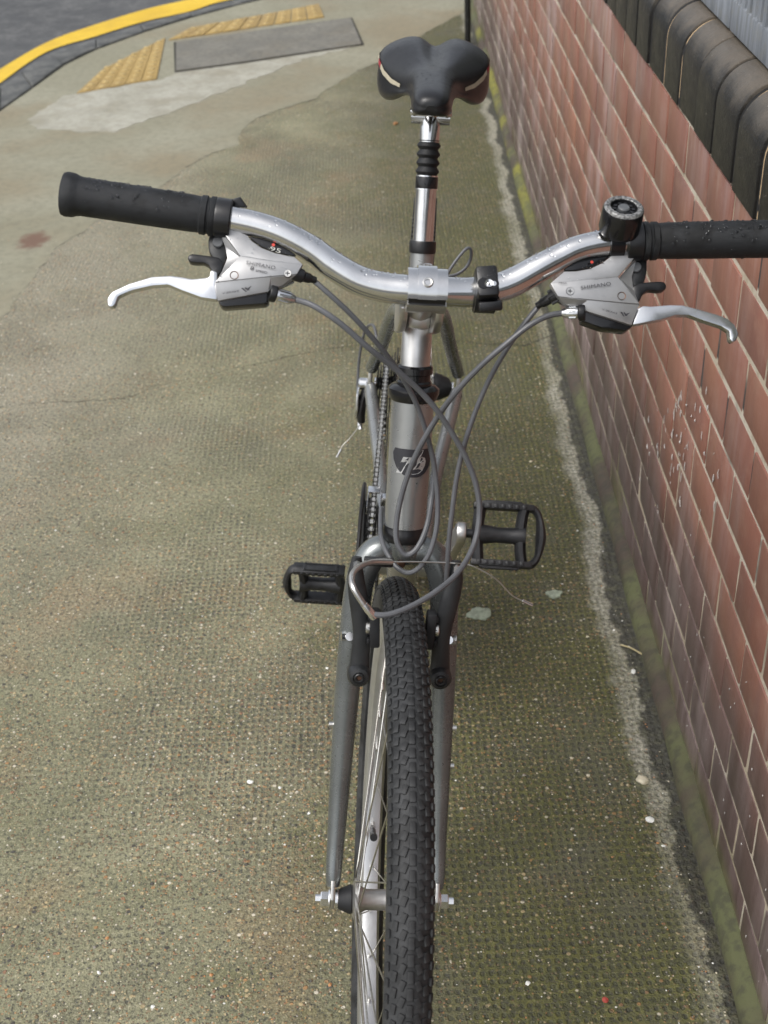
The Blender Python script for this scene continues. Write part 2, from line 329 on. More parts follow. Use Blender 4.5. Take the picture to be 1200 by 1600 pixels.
# ------------------------------------------------------------------ mesh helpers
class MB:
    def __init__(s):
        s.v = []; s.f = []; s.m = []
    def face(s, idx, mi=0):
        s.f.append(tuple(idx)); s.m.append(mi)
    def add(s, verts, faces, mi=0):
        o = len(s.v); s.v += [tuple(x) for x in verts]
        for f in faces: s.face([o + i for i in f], mi)
    def tube(s, path, rad, seg=12, mi=0, caps=True, flat=None, closed=False):
        P = [Vector(p) for p in path]; n = len(P)
        rr = rad if isinstance(rad, (list, tuple)) else [rad] * n
        T = []
        for i in range(n):
            a = P[i - 1] if (i > 0 or closed) else P[i]; b_ = P[(i + 1) % n] if (i < n - 1 or closed) else P[i]
            T.append((b_ - a).normalized())
        ref = Vector((0, 0, 1)) if abs(T[0].z) < .9 else Vector((1, 0, 0))
        if flat is not None: ref = Vector(flat[2])
        nrm = (ref - T[0] * ref.dot(T[0])).normalized()
        o = len(s.v)
        for i in range(n):
            nrm = (nrm - T[i] * nrm.dot(T[i])).normalized()
            bi = T[i].cross(nrm)
            kx, ky = (flat[0], flat[1]) if flat is not None else (1, 1)
            for j in range(seg):
                t = 2 * math.pi * j / seg
                s.v.append(tuple(P[i] + nrm * (rr[i] * kx * math.cos(t)) + bi * (rr[i] * ky * math.sin(t))))
        for i in range(n if closed else n - 1):
            i2 = (i + 1) % n
            for j in range(seg):
                s.face([o + i * seg + j, o + i * seg + (j + 1) % seg, o + i2 * seg + (j + 1) % seg, o + i2 * seg + j], mi)
        if caps and not closed:
            s.face([o + j for j in reversed(range(seg))], mi); s.face([o + (n - 1) * seg + j for j in range(seg)], mi)
    def lathe(s, prof, c, axis, seg=24, mi=0, closed=False, a0=0.0, a1=None):
        c = Vector(c); ax = Vector(axis).normalized()
        ref = Vector((0, 0, 1)) if abs(ax.z) < .9 else Vector((0, 1, 0))
        e1 = (ref - ax * ref.dot(ax)).normalized(); e2 = ax.cross(e1)
        full = a1 is None
        na = seg if full else seg + 1
        o = len(s.v); m = len(prof)
        for j in range(na):
            t = 2 * math.pi * j / seg if full else a0 + (a1 - a0) * j / seg
            d = e1 * math.cos(t) + e2 * math.sin(t)
            for (r, h) in prof: s.v.append(tuple(c + d * r + ax * h))
        for j in range(seg):
            j2 = (j + 1) % na
            for i in range(m if closed else m - 1):
                i2 = (i + 1) % m
                s.face([o + j * m + i, o + j2 * m + i, o + j2 * m + i2, o + j * m + i2], mi)
        if not full and closed:
            s.face([o + i for i in range(m)], mi); s.face([o + (na - 1) * m + i for i in reversed(range(m))], mi)
    def cyl(s, a, b, r, seg=16, mi=0, r2=None, bev=0.0):
        a = Vector(a); b = Vector(b); L = (b - a).length; r2 = r if r2 is None else r2
        pr = [(0.00001, 0), (r - bev, 0), (r, bev), (r2, L - bev), (r2 - bev, L), (0.00001, L)] if bev else [(0.00001, 0), (r, 0), (r2, L), (0.00001, L)]
        s.lathe(pr, a, b - a, seg, mi)
    def box(s, c, size, rot=None, mi=0, bev=0.0):
        bm = bmesh.new()
        bmesh.ops.create_cube(bm, size=1.0)
        for vv in bm.verts: vv.co = Vector((vv.co.x * size[0], vv.co.y * size[1], vv.co.z * size[2]))
        if bev: bmesh.ops.bevel(bm, geom=list(bm.edges), offset=bev, segments=2, affect='EDGES', profile=.5)
        M = (rot.to_4x4() if rot else Matrix()); c = Vector(c)
        bm.verts.index_update()
        s.add([(M @ vv.co) + c for vv in bm.verts], [[vv.index for vv in f.verts] for f in bm.faces], mi)
        bm.free()
    def prism(s, pts, off, mi=0, bev=0.0, mside=None):
        """closed 3-D outline pushed along off"""
        bm = bmesh.new(); off = Vector(off)
        top = [bm.verts.new(Vector(p)) for p in pts]
        f = bm.faces.new(top); f.normal_update()
        if f.normal.dot(off) > 0: f.normal_flip()
        r = bmesh.ops.extrude_face_region(bm, geom=[f])
        nv = [e for e in r['geom'] if isinstance(e, bmesh.types.BMVert)]
        for vv in nv: vv.co += off
        bmesh.ops.recalc_face_normals(bm, faces=list(bm.faces))
        if bev: bmesh.ops.bevel(bm, geom=[e for e in bm.edges], offset=bev, segments=2, affect='EDGES', profile=.5, clamp_overlap=True)
        bmesh.ops.triangulate(bm, faces=[f for f in bm.faces if len(f.verts) > 4])
        bm.verts.index_update()
        s.add([vv.co for vv in bm.verts], [[vv.index for vv in f.verts] for f in bm.faces], mi)
        bm.free()
    def mesh(s, name, mats, smooth=True, ang=35):
        me = bpy.data.meshes.new(name)
        me.from_pydata(s.v, [], s.f)
        for m_ in (mats if isinstance(mats, (list, tuple)) else [mats]): me.materials.append(m_)
        me.polygons.foreach_set('material_index', s.m)
        me.update()
        if smooth:
            me.polygons.foreach_set('use_smooth', [True] * len(me.polygons))
            me.set_sharp_from_angle(angle=R(ang))
        return me
    def build(s, name, mats, parent=None, mat=None, smooth=True, ang=35, **props):
        o = bpy.data.objects.new(name, s.mesh(name, mats, smooth, ang))
        col.objects.link(o)
        if parent: o.parent = parent
        if mat is not None: o.matrix_local = mat
        for a, v in props.items(): o[a] = v
        return o
def empty(name, parent=None, mat=None, **props):
    o = bpy.data.objects.new(name, None); o.empty_display_size = .05; col.objects.link(o)
    if parent: o.parent = parent
    if mat is not None: o.matrix_local = mat
    for a, v in props.items(): o[a] = v
    return o
def share(name, me, parent=None, mat=None, **props):
    o = bpy.data.objects.new(name, me); col.objects.link(o)
    if parent: o.parent = parent
    if mat is not None: o.matrix_local = mat
    for a, v in props.items(): o[a] = v
    return o
def smooth_path(pts, k=5):
    P = [Vector(p) for p in pts]; out = []
    for i in range(len(P) - 1):
        p0 = P[i - 1] if i else P[0] * 2 - P[1]; p1, p2 = P[i], P[i + 1]; p3 = P[i + 2] if i + 2 < len(P) else P[-1] * 2 - P[-2]
        for j in range(k):
            t = j / k
            out.append(.5 * ((2 * p1) + (p2 - p0) * t + (2 * p0 - 5 * p1 + 4 * p2 - p3) * t * t + (3 * p1 - p0 - 3 * p2 + p3) * t ** 3))
    out.append(P[-1]); return out
def lerp_r(rs, k=5):
    out = []
    for i in range(len(rs) - 1): out += [rs[i] + (rs[i + 1] - rs[i]) * j / k for j in range(k)]
    return out + [rs[-1]]
def text_mesh(body, size, shear=0.0, extrude=0.0, bold=0.0, spacing=1.0):
    cu = bpy.data.curves.new("t", 'FONT'); cu.body = body; cu.size = size; cu.shear = shear; cu.offset = bold; cu.resolution_u = 3; cu.space_character = spacing
    cu.extrude = extrude
    ob = bpy.data.objects.new("t", cu); col.objects.link(ob)
    dg = bpy.context.evaluated_depsgraph_get()
    me = bpy.data.meshes.new_from_object(ob.evaluated_get(dg))
    v = [tuple(x.co) for x in me.vertices]; f = [tuple(p.vertices) for p in me.polygons]
    bpy.data.objects.remove(ob); bpy.data.curves.remove(cu); bpy.data.meshes.remove(me)
    return v, f
def ext_face(mb, poly2d, z0, z1, mi=0):
    mb.prism([(x, y, z1) for x, y in poly2d], (0, 0, z0 - z1), mi)

# ------------------------------------------------------------------ ground
mb = MB(); S_ = 900
mb.add([(-S_, -S_, -.06), (S_, -S_, -.06), (S_, S_, -.06), (-S_, S_, -.06)], [(0, 1, 2, 3)])
mb.build('road', MT['asphalt'], smooth=False, kind='structure')
kerb_in = [(-2.05, 1.2), (-1.80, 2.6), (-1.64, 3.75), (-1.476, 4.697), (-1.415, 5.054), (-1.353, 5.364), (-1.286, 5.719), (-1.188, 5.968), (-1.01, 6.26), (-.811, 6.522), (-.593, 6.757), (-.392, 6.938), (-.1, 7.15), (.35, 7.42), (1.0, 7.75), (2.4, 8.3)]
kerb_out = [(-2.22, 1.1), (-1.96, 2.5), (-1.74, 4.0), (-1.585, 4.92), (-1.495, 5.409), (-1.456, 5.64), (-1.396, 5.929), (-1.222, 6.179), (-1.05, 6.42), (-.838, 6.645), (-.66, 6.85), (-.46, 7.04), (-.17, 7.27), (.30, 7.56), (.95, 7.90), (2.35, 8.46)]
SM = -.006
def ring(z, pts): return [(x, y, z) for x, y in pts]
mb = MB()
poly = [(x + .004, y - .004) for x, y in kerb_in] + [(2.4, -3), (-2.6, -3)]
ext_face(mb, poly, -.10, SM)
mb.build('pavement', MT['smooth'], smooth=False, kind='structure')
# kerb stones along the bend
kp_in, kp_out = smooth_path([(*p, 0) for p in kerb_in], 8), smooth_path([(*p, 0) for p in kerb_out], 8)
kroot = empty('kerb', label='low dark wet granite kerb curving round the corner beside the yellow line', category='kerb')
step = 8
i = 8
while i + step < len(kp_in):
    mb = MB()
    g = .04
    pi = [kp_in[j] for j in range(i, i + step + 1)]; po = [kp_out[j] for j in range(i, i + step + 1)]
    pi[0] = pi[0].lerp(pi[1], g); pi[-1] = pi[-1].lerp(pi[-2], g); po[0] = po[0].lerp(po[1], g); po[-1] = po[-1].lerp(po[-2], g)
    dz = random.uniform(-.003, .003)
    out = [(p.x, p.y, .003 + dz) for p in pi] + [(p.x, p.y, -.004 + dz) for p in reversed(po)]
    mb.prism(out, (0, 0, -.11), 0, .006)
    mb.build('kerb_stone', MT['kerb'], kroot, ang=40)
    i += step
# yellow line on the carriageway
yo = smooth_path([(-2.10, 1.9, 0), (-1.86, 3.6, 0), (-1.619, 5.27, 0), (-1.554, 5.674, 0), (-1.436, 6.138, 0), (-1.265, 6.445, 0), (-1.07, 6.72, 0), (-.895, 6.887, 0), (-.729, 7.049, 0), (-.538, 7.197, 0), (-.25, 7.42, 0), (.2, 7.70, 0), (.9, 8.06, 0), (2.2, 8.6, 0)], 6)
yi = smooth_path([(-2.00, 1.9, 0), (-1.75, 3.6, 0), (-1.554, 5.01, 0), (-1.495, 5.409, 0), (-1.396, 5.929, 0), (-1.222, 6.179, 0), (-1.033, 6.435, 0), (-.82, 6.621, 0), (-.708, 6.784, 0), (-.523, 6.937, 0), (-.20, 7.20, 0), (.25, 7.50, 0), (.95, 7.86, 0), (2.25, 8.4, 0)], 6)
mb = MB(); fk = (CAM_H + .056) / CAM_H
vv = []
for a, b in zip(yo, yi): vv += [(a.x * fk, a.y * fk, -.056), (b.x * fk - .012, b.y * fk + .01, -.056)]
mb.add(vv, [(2 * j, 2 * j + 1, 2 * j + 3, 2 * j + 2) for j in range(len(yo) - 1)])
mb.build('road_marking', MT['yellow'], smooth=False, kind='structure')

def jag(pts, step=.02, amp=.006, seed=0):
    out = []
    for a, b in zip(pts, pts[1:]):
        a = Vector(a); b = Vector(b); n = max(1, int((b - a).length / step))
        pr = Vector((-(b - a).y, (b - a).x)).normalized()
        for j in range(n):
            p_ = a.lerp(b, j / n)
            q_ = Vector((p_.x * 14 + seed, p_.y * 14, seed))
            d = mnoise.fractal(q_, 1.0, 2.0, 5) * amp * 2.2
            out.append(tuple(p_ + pr * d))
    out.append(tuple(pts[-1])); return out
edge = [(-1.9, 1.2), (-1.5, 2.2), (-1.016, 2.849), (-.97, 3.065), (-.94, 3.302), (-.918, 3.54), (-.823, 3.76), (-.696, 3.999), (-.651, 4.084), (-.607, 4.225), (-.532, 4.363), (-.446, 4.448), (-.449, 4.605), (-.40, 4.754), (-.31, 4.862), (-.191, 4.97), (-.143, 5.096), (-.015, 5.36), (.081, 5.495), (.245, 5.85), (.549, 6.425)]
mb = MB()
ext_face(mb, jag(edge, .025, .008) + [(1.0, 6.4), (1.0, -2.5), (-1.9, -2.5)], SM - .003, 0.0)
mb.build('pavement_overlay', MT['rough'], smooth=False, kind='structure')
mb = MB()
wp = [(-1.284, 4.904), (-1.194, 5.213), (-.832, 5.394), (-.778, 5.505), (-.502, 5.598), (.004, 5.807), (-.23, 5.609), (-.433, 5.339), (-.594, 5.087), (-.911, 4.681), (-1.209, 4.77), (-1.284, 4.904)]
ext_face(mb, jag(wp, .02, .014, 4)[:-1], SM - .002, SM + .0012)
mb.build('pavement_mortar_patch', MT['white'], smooth=False, kind='structure')
mb = MB()
ext_face(mb, [(-.833, 6.014), (-.041, 6.325), (.004, 5.807), (-.502, 5.598), (-.778, 5.505)], SM - .002, SM + .006)
mb.build('pavement_infill_slab', MT['slab'], smooth=False, kind='structure')
mb = MB()
ext_face(mb, [(-.846, 6.024), (-.034, 6.340), (.016, 5.800), (-.498, 5.584), (-.782, 5.488)], SM - .002, SM + .002)
mb.build('pavement_slab_joint', MT['crack'], smooth=False, kind='structure')
# tactile paving, two panels with raised bars
def tactile(a, b, c, d, nb, label):
    """quad a,b (near edge) c,d (far edge); bars run from the near edge to the far edge"""
    t = empty('tactile_paving', label=label, category='tactile paving', group='buff tactile paving panels')
    a, b, c, d = map(Vector, (a, b, c, d))
    for j in range(nb):
        u0, u1 = j / nb, (j + 1) / nb
        p0, p1, p2, p3 = a.lerp(b, u0 + .003), a.lerp(b, u1 - .003), d.lerp(c, u1 - .003), d.lerp(c, u0 + .003)
        m2 = MB(); z = SM + .005 + random.uniform(-.001, .001)
        m2.prism([(p.x, p.y, z) for p in (p0, p1, p2, p3)], (0, 0, -.008), 0, .002)
        m2.build('paving_strip', MT['tactile'], t)
        uu = (u0 + u1) / 2
        p0, p3 = a.lerp(b, uu), d.lerp(c, uu)
        m3 = MB(); L_ = (p3 - p0).length; n = max(2, int(L_ / .064))
        for q in range(n):
            ce = p0.lerp(p3, (q + .5) / n)
            m3.lathe([(.0145, -.001), (.0130, .0028), (.0085, .0048), (.0001, .0052)], (ce.x, ce.y, z), (0, 0, 1), 8)
        m3.build('blister_row', MT['tactile_rib'], t, kind='stuff')
tactile((-1.150, 5.235), (-.845, 5.398), (-.893, 6.112), (-1.10, 5.60), 5, 'buff studded tactile paving panel nearer the kerb bend, left of the grey slab')
tactile((-.876, 6.066), (-.165, 6.375), (-.195, 6.662), (-.80, 6.28), 9, 'long buff studded tactile paving panel behind the grey slab')
# cracks
def crack(pts, wd, seed):
    mb = MB(); P = jag(pts, .012, .005, seed); vv = []
    for j, p_ in enumerate(P):
        w_ = wd * (.35 + abs(mnoise.noise(Vector((j * .31, seed, 0)))) * 1.6)
        vv += [(p_[0], p_[1] - w_ / 2, .001), (p_[0], p_[1] + w_ / 2, .001)]
    mb.add(vv, [(2 * j, 2 * j + 2, 2 * j + 3, 2 * j + 1) for j in range(len(P) - 1)])
    return mb
crack(edge[2:], .007, 5).build('overlay_edge_gap', MT['crack'], smooth=False, kind='structure')
crack([(-1.1, 2.55), (-.889, 2.576), (-.776, 2.594), (-.585, 2.59), (-.519, 2.645), (-.434, 2.684), (-.316, 2.727), (-.227, 2.761), (-.135, 2.792), (-.042, 2.81), (.021, 2.824)], .0026, 3).build('pavement_crack', MT['crack'], smooth=False, kind='structure')
crack([(.176, 2.81), (.267, 2.785), (.357, 2.761), (.442, 2.826)], .005, 8).build('pavement_crack', MT['crack'], smooth=False, kind='structure')
# loose grit lying on the concrete
mb = MB()
mats = [MT['grit_cream'], MT['grit_orange'], MT['grit_grey'], MT['grit_white']]
for j in range(5200):
    y = .75 + 2.9 * random.random() ** 1.5
    xw = WA + WB * y - .03
    x = xw - abs(random.gauss(0, .09)) if random.random() < .16 else random.uniform(-.36 * (y + .6), xw)
    if random.random() < .22: x, y = random.gauss(-.20, .14), random.gauss(1.45, .26)
    r_ = random.choice((.0007, .0009, .0012, .0016)) * (1.9 if random.random() < .04 else 1)
    a0 = random.random() * 6.28
    e = [Vector((math.cos(a0 + t) * r_ * random.uniform(.6, 1.25), math.sin(a0 + t) * r_ * random.uniform(.6, 1.25), r_ * random.uniform(0, .4))) for t in (0, 1.3, 2.5, 3.8, 5.0)]
    c0 = Vector((x, y, 0))
    vs_ = [c0 + q for q in e] + [c0 + Vector((0, 0, r_ * random.uniform(.5, .95))), c0 - Vector((0, 0, .001))]
    fs = [(q, (q + 1) % 5, 5) for q in range(5)] + [((q + 1) % 5, q, 6) for q in range(5)]
    mb.add(vs_, fs, random.choices((0, 1, 2, 3), (4, 3, 4, 1.6))[0])
mb.build('grit', mats, smooth=False, kind='stuff', label='loose grit and tiny stones scattered over the rough concrete', category='grit')
def pebble(x, y, r_, mt, label, group=None, name='stone_chip', cat='stone chip'):
    mb = MB(); bm = bmesh.new(); bmesh.ops.create_icosphere(bm, subdivisions=2, radius=1)
    sx, sy, sz = random.uniform(.8, 1.2), random.uniform(.55, .9), random.uniform(.4, .6)
    for v_ in bm.verts:
        d = 1 + .45 * mnoise.noise(v_.co * 1.6 + Vector((x * 50, y * 50, 0)))
        v_.co = Vector((v_.co.x * sx, v_.co.y * sy, v_.co.z * sz)) * (r_ * d)
    bm.verts.index_update()
    mb.add([v_.co for v_ in bm.verts], [[q.index for q in f.verts] for f in bm.faces]); bm.free()
    o = mb.build(name, MT[mt], ang=50, label=label, category=cat)
    o.location = (x, y, r_ * sz * .6); o.rotation_euler.z = random.random() * 3
    if group: o['group'] = group
pebble(.356, 1.327, .0095, 'grit_cream', 'rounded pale stone chip near the pale strip by the wall, largest of the chips', 'pale stone chips')
pebble(.352, 1.251, .0065, 'grit_white', 'jagged white stone chip just in front of the rounded pale one', 'pale stone chips')
pebble(.149, .995, .0040, 'grit_white', 'small white stone chip right of the front tyre at the bottom of the photo', 'pale stone chips')
pebble(-.217, 1.363, .0042, 'grit_white', 'lone bright white stone chip on the concrete left of the fork', 'pale stone chips')
pebble(.389, 1.567, .0055, 'grit_white', 'white stone chip on the pale strip beside the straw', 'pale stone chips')
pebble(-.391, 1.042, .0030, 'grit_white', 'tiny white stone chip far left at the bottom of the photo', 'pale stone chips')
pebble(.24, .966, .0045, 'scrap', 'small red paper scrap on the mossy concrete at lower right', None, 'paper_scrap', 'scrap')
pebble(.111, 4.596, .010, 'grit_orange', 'small orange brick fragment on the pavement left of the seat post', None, 'brick_fragment', 'fragment')
for (x, y, r_, lb) in ((.155, 1.738, .017, 'pale green lichen patch just behind the loose wire end, the larger one'), (.292, 1.782, .011, 'smaller pale green lichen patch nearer the wall')):
    mb = MB(); P = []
    for q in range(22):
        t = q / 22 * 2 * math.pi; rr = r_ * (1 + .5 * mnoise.noise(Vector((math.cos(t) * 1.7 + x * 9, math.sin(t) * 1.7, y))))
        P.append((math.cos(t) * rr * 1.15, math.sin(t) * rr, .0035))
    mb.prism(P, (0, 0, -.006), 0, .0008)
    o = mb.build('lichen_patch', MT['lichen'], label=lb, category='lichen', group='lichen patches'); o.location = (x, y, 0)
mb = MB(); mb.tube(smooth_path([(.380, 1.633, .003), (.395, 1.620, .006), (.412, 1.603, .004)], 4), .0014, 6)
mb.build('straw', MT['twig'], label='short yellow straw lying by the foot of the wall', category='straw')

# ------------------------------------------------------------------ brick wall (local frame: +x into the wall, +y along it)
WM = Matrix.Translation((WA, 0, 0)) @ Matrix.Rotation(-math.atan(WB), 4, 'Z')
wall = empty('brick_wall', None, WM, label='red brick wall with black rounded coping running along the pavement', category='brick wall')
Y0, Y1, CH, CZ, BP = -.9, 6.45, .0760, .0075, .1333
mb = MB()
mb.box((.1125, (Y0 + Y1) / 2, .42), (.222, Y1 - Y0 - .01, .846))
mb.build('mortar_bed', MT['mortar'], wall, smooth=False)
brick_me = []
for q in range(4):
    m2 = MB(); m2.box((.05, 0, 0), (.10, BP - .0080, CH - .0080), None, 0, .0014)
    m2.v = [(x + mnoise.noise(Vector((x * 30, y * 40, z * 40 + q * 7))) * .0012, y + mnoise.noise(Vector((x * 9 + 5, y * 30, z * 40 + q * 7))) * .0014, z + mnoise.noise(Vector((x * 9 + 9, y * 30, z * 40 + q * 7))) * .0012) for x, y, z in m2.v]
    brick_me.append(m2.mesh('brick', MT['brick'], True, 40))
far = MB()
for kx in range(11):
    ph = .104 if kx % 2 == 0 else .0355
    z = CZ + CH * (kx + .5)
    nlo = math.floor((Y0 - ph) / BP) + 1
    yy = ph + nlo * BP
    while yy + BP < Y1:
        yc = yy + BP / 2
        seen = .80 + .05 * kx < yc < 4.05
        dx = random.uniform(-.0012, .0012)
        if seen:
            M = Matrix.Translation((dx, yc + random.uniform(-.001, .001), z + random.uniform(-.0007, .0007))) @ Matrix.Rotation(R(random.uniform(-.35, .35)), 4, 'X') @ Matrix.Rotation(R(random.uniform(-.4, .4)), 4, 'Z')
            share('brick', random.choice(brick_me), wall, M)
        else:
            far.box((.05 + dx, yc, z), (.10, BP - .0080, CH - .0080), None, 0, .0014)
        yy += BP
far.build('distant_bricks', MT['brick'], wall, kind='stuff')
# mossy footing ledge along the foot
mb = MB(); n = 130
prof = [(-.021, -.02), (-.0215, .004), (-.0195, .012), (-.0145, .0195), (-.007, .025), (.0015, .0275), (.012, .0275), (.012, -.02)]
vv = []
for j in range(n + 1):
    y = Y0 + (Y1 - Y0) * j / n
    for (x, z) in prof: vv.append((x + mnoise.noise(Vector((y * 5, x * 30, 2))) * .004, y, z + mnoise.noise(Vector((y * 7, x * 40, 8))) * .003))
m_ = len(prof)
mb.add(vv, [(j * m_ + q, j * m_ + q + 1, (j + 1) * m_ + q + 1, (j + 1) * m_ + q) for j in range(n) for q in range(m_ - 1)])
k = NB('mossy_footing'); p = k.pos()
b = k.mix(k.ss(k.noise(p, 5, 4), .40, .60), (.070, .052, .040), (.098, .104, .046))
b = k.mix(k.math('MULTIPLY', k.math('MULTIPLY', k.ss(k.noise(p, 2.3, 3), .46, .58), k.ss(k.sep(p)[1], 3.2, 3.9)), .9), b, (.20, .19, .030))
b = k.mix(k.math('MULTIPLY', k.ss(k.noise(p, 60, 4), .45, .65), .6), b, (.045, .043, .030))
k.set(Base_Color=b, Roughness=.8); k.bump(k.noise(p, 150, 5), .7, .002)
mb.build('footing', k.m, wall)
# coping: black bullnose bricks on edge
cprof = [(-.004, .8452), (-.004, .914)] + [(.046 - .050 * math.cos(R(t)), .914 + .049 * math.sin(R(t))) for t in range(10, 91, 10)] + [(.20, .9635), (.20, .8452)]
def coping_mesh():
    m2 = MB(); m2.prism([(x, -.0488, z) for x, z in cprof], (0, .0976, 0), 0, .0022); return m2.mesh('coping_brick', MT['coping'], True, 30)
cop_me = coping_mesh()
CP = .109; yy = 1.442 - CP * 22
farc = MB()
while yy + CP < Y1:
    if yy > 1.0:
        M = Matrix.Translation((random.uniform(-.0025, .0025), yy + CP / 2, random.uniform(-.0015, .0015))) @ Matrix.Rotation(R(random.uniform(-.6, .6)), 4, 'Z') @ Matrix.Rotation(R(random.uniform(-.5, .5)), 4, 'X')
        share('coping_brick', cop_me, wall, M)
    else:
        farc.prism([(x, yy + .0037, z) for x, z in cprof], (0, .1016, 0), 0)
    yy += CP
farc.build('distant_coping', MT['coping'], wall, ang=30, kind='stuff')
mb = MB(); mb.prism([(x + .0022 if x < .1 else x - .002, Y0, z - (.0022 if z > .9 else -.002)) for x, z in cprof], (0, Y1 - Y0 - .02, 0))
mb.build('coping_joints', MT['cmortar'], wall, ang=30)
mb = MB(); mb.tube([(.462, 5.70, -.01), (.462, 5.70, .55), (.462, 5.70, 1.15)], .0135, 14)
for z in (.25, .85): mb.lathe([(.0135, -.02), (.0175, -.018), (.0175, .018), (.0135, .02)], (.462, 5.70, z), (0, 0, 1), 16)
mb.build('wall_end_upright', MT['coping'], label='narrow dark vertical upright at the far end of the brick wall', category='upright')  # narrow dark upright with two collars
# paint splashes flicked on the face
mb = MB()
for q in range(60):
    y = random.gauss(1.60, .13); z = .40 + (1.62 - y) * .55 + random.gauss(0, .045)
    if not .2 < z < .6: continue
    L = random.uniform(.002, .016); wd_ = random.uniform(.0006, .0022)
    mb.tube([(-.0018, y, z), (-.0022, y + random.gauss(0, .001), z - L * .5), (-.0018, y + random.gauss(0, .002), z - L)], [wd_ * .5, wd_, wd_ * .6], 6, 0, True, (.5, 1, (1, 0, 0)))
for q in range(34):
    y = random.uniform(.9, 1.5); z = random.uniform(.05, .35); r_ = random.uniform(.0005, .0014)
    mb.tube([(-.0018, y, z), (-.002, y, z - r_ * 2)], [r_, r_ * .8], 6, 0, True, (.4, 1, (1, 0, 0)))
mb.build('paint_splash', MT['splash'], wall, kind='stuff')
# fluted stone course standing on the coping
par = empty('stone_parapet', None, WM.copy(), label='grey tooled stone course with vertical grooves standing on the black coping', category='stone parapet')
yb = Y0
while yb < 5.6:
    L = .86; mb = MB()
    z0, zm, z1, fx = .9655, 1.004, 1.30, .034
    mb.box((.13, yb + L / 2, (z0 + z1) / 2), (.18, L - .006, z1 - z0), None, 1, .002)
    mb.box((fx + .015, yb + L / 2, (z0 + zm) / 2 + .0006), (.030, L - .006, zm - z0), None, 0, .003)
    o = mb.build('stone_block', [MT['stone'], MT['groove']], par)
    ny = int((L - .02) / .0245)
    m2 = MB()
    for q in range(ny):
        y = yb + .014 + q * .0245 + .008
        m2.tube([(fx + .008, y, zm - .002), (fx + .008 + random.uniform(-.001, .001), y + random.uniform(-.001, .001), (zm + z1) / 2), (fx + .008, y, z1)], .0082, 8, 0, True, (1.0, .8, (1, 0, 0)))
    m2.build('fluting', MT['stone'], o, kind='stuff')
    yb += L

# ------------------------------------------------------------------ bicycle
BX, BY, YAW, LEAN, STEER = -.0497, .8648, R(4.3853), R(4.8343), R(4.3617)
WR, WBASE, HA, RAKE = .3295, 1.1079, R(73.1469), .0383
BM_ = Matrix.Translation((BX, BY, 0)) @ Matrix.Rotation(-YAW, 4, 'Z') @ Matrix.Rotation(LEAN, 4, 'Y')
SM_ = Matrix.Translation((0, RAKE / math.sin(HA), WR)) @ Matrix.Rotation(-(math.pi / 2 - HA), 4, 'X') @ Matrix.Rotation(STEER, 4, 'Z')
ID = Matrix()
bike = empty('bicycle', None, BM_, label='silver hybrid bicycle seen from the front, standing on the rough pavement beside the brick wall', category='bicycle')
def s2b(p): return SM_ @ Vector(p)
BBS, BBZ, HS = .6691, .2689, R(72.0)
def seat(u): return Vector((0, BBS + u * math.cos(HS), BBZ + u * math.sin(HS)))

# ---- frame
mb = MB(); mb.tube([(0, 0, .3745), (0, 0, .497)], .0198, 28)
ht = mb.build('head_tube', MT['frame'], bike, SM_)
def ringpart(nm, prof, mt, par, axis=(0, 0, 1), c=(0, 0, 0), seg=28, mat=ID):
    m2 = MB(); m2.lathe(prof, c, axis, seg); return m2.build(nm, MT[mt], par, mat)
ringpart('bearing_cup', [(.0135, .3605), (.0200, .3605), (.0213, .3625), (.0213, .3705), (.0203, .3725), (.0203, .3752), (.0135, .3752)], 'black', ht)
ringpart('bearing_cup', [(.0130, .4962), (.0205, .4962), (.0222, .4985), (.0240, .5035), (.0238, .5075), (.0205, .5105), (.0165, .5112), (.0165, .5135), (.0150, .5150), (.0150, .5205), (.0168, .5215), (.0168, .5272), (.0152, .5292), (.0130, .5292)], 'black_gloss', ht)
# badge wrapped on the front of the head tube
def on_tube(x, z, r_): a = x / r_; return (r_ * math.sin(a), -r_ * math.cos(a), z)
mb = MB(); rB = .0201; P = []
for q in range(15):
    t = q / 14; P.append((-.0165 + .043 * t, .4537 + .0006 * math.sin(math.pi * t)))
for (x, z) in ((.0272, .449), (.0255, .4418), (.0215, .4355), (.0155, .4300), (.0075, .4268), (-.0015, .4268), (-.0080, .4300), (-.0140, .4355), (-.0178, .4425), (-.0190, .4490)): P.append((x, z))
# horizontal strips so that the decal follows the curve of the tube
def badge_span(z):
    xs = []
    for a, b in zip(P, P[1:] + P[:1]):
        if (a[1] - z) * (b[1] - z) <= 0 and a[1] != b[1]: xs.append(a[0] + (b[0] - a[0]) * (z - a[1]) / (b[1] - a[1]))
    return min(xs), max(xs)
vv = []; nz, nx = 24, 20
for j in range(nz + 1):
    z = .4270 + (.4536 - .4270) * j / nz; a, b = badge_span(z)
    for q in range(nx + 1): vv.append(on_tube(a + (b - a) * q / nx, z, rB))
mb.add(vv, [(j * (nx + 1) + q, j * (nx + 1) + q + 1, (j + 1) * (nx + 1) + q + 1, (j + 1) * (nx + 1) + q) for j in range(nz) for q in range(nx)])
mb.build('badge', MT['ink'], ht, ID)
v, f = text_mesh('rb', .0285, .42, 0, .0016, .98)
mb = MB(); mb.add([on_tube(x * 1.0 - .0135, z + .4318, rB + .00025) for x, z, _ in v], f)
mb.build('badge_lettering', MT['grey_print'], ht, ID)
mb = MB(); mb.tube(smooth_path([s2b((0, .006, .405)), (0, .40, .44), (0, BBS, BBZ)], 6), .0185, 18); mb.build('down_tube', MT['frame'], bike)
mb = MB(); mb.tube([s2b((0, .006, .475)), seat(.40)], .0150, 18); mb.build('top_tube', MT['frame'], bike)
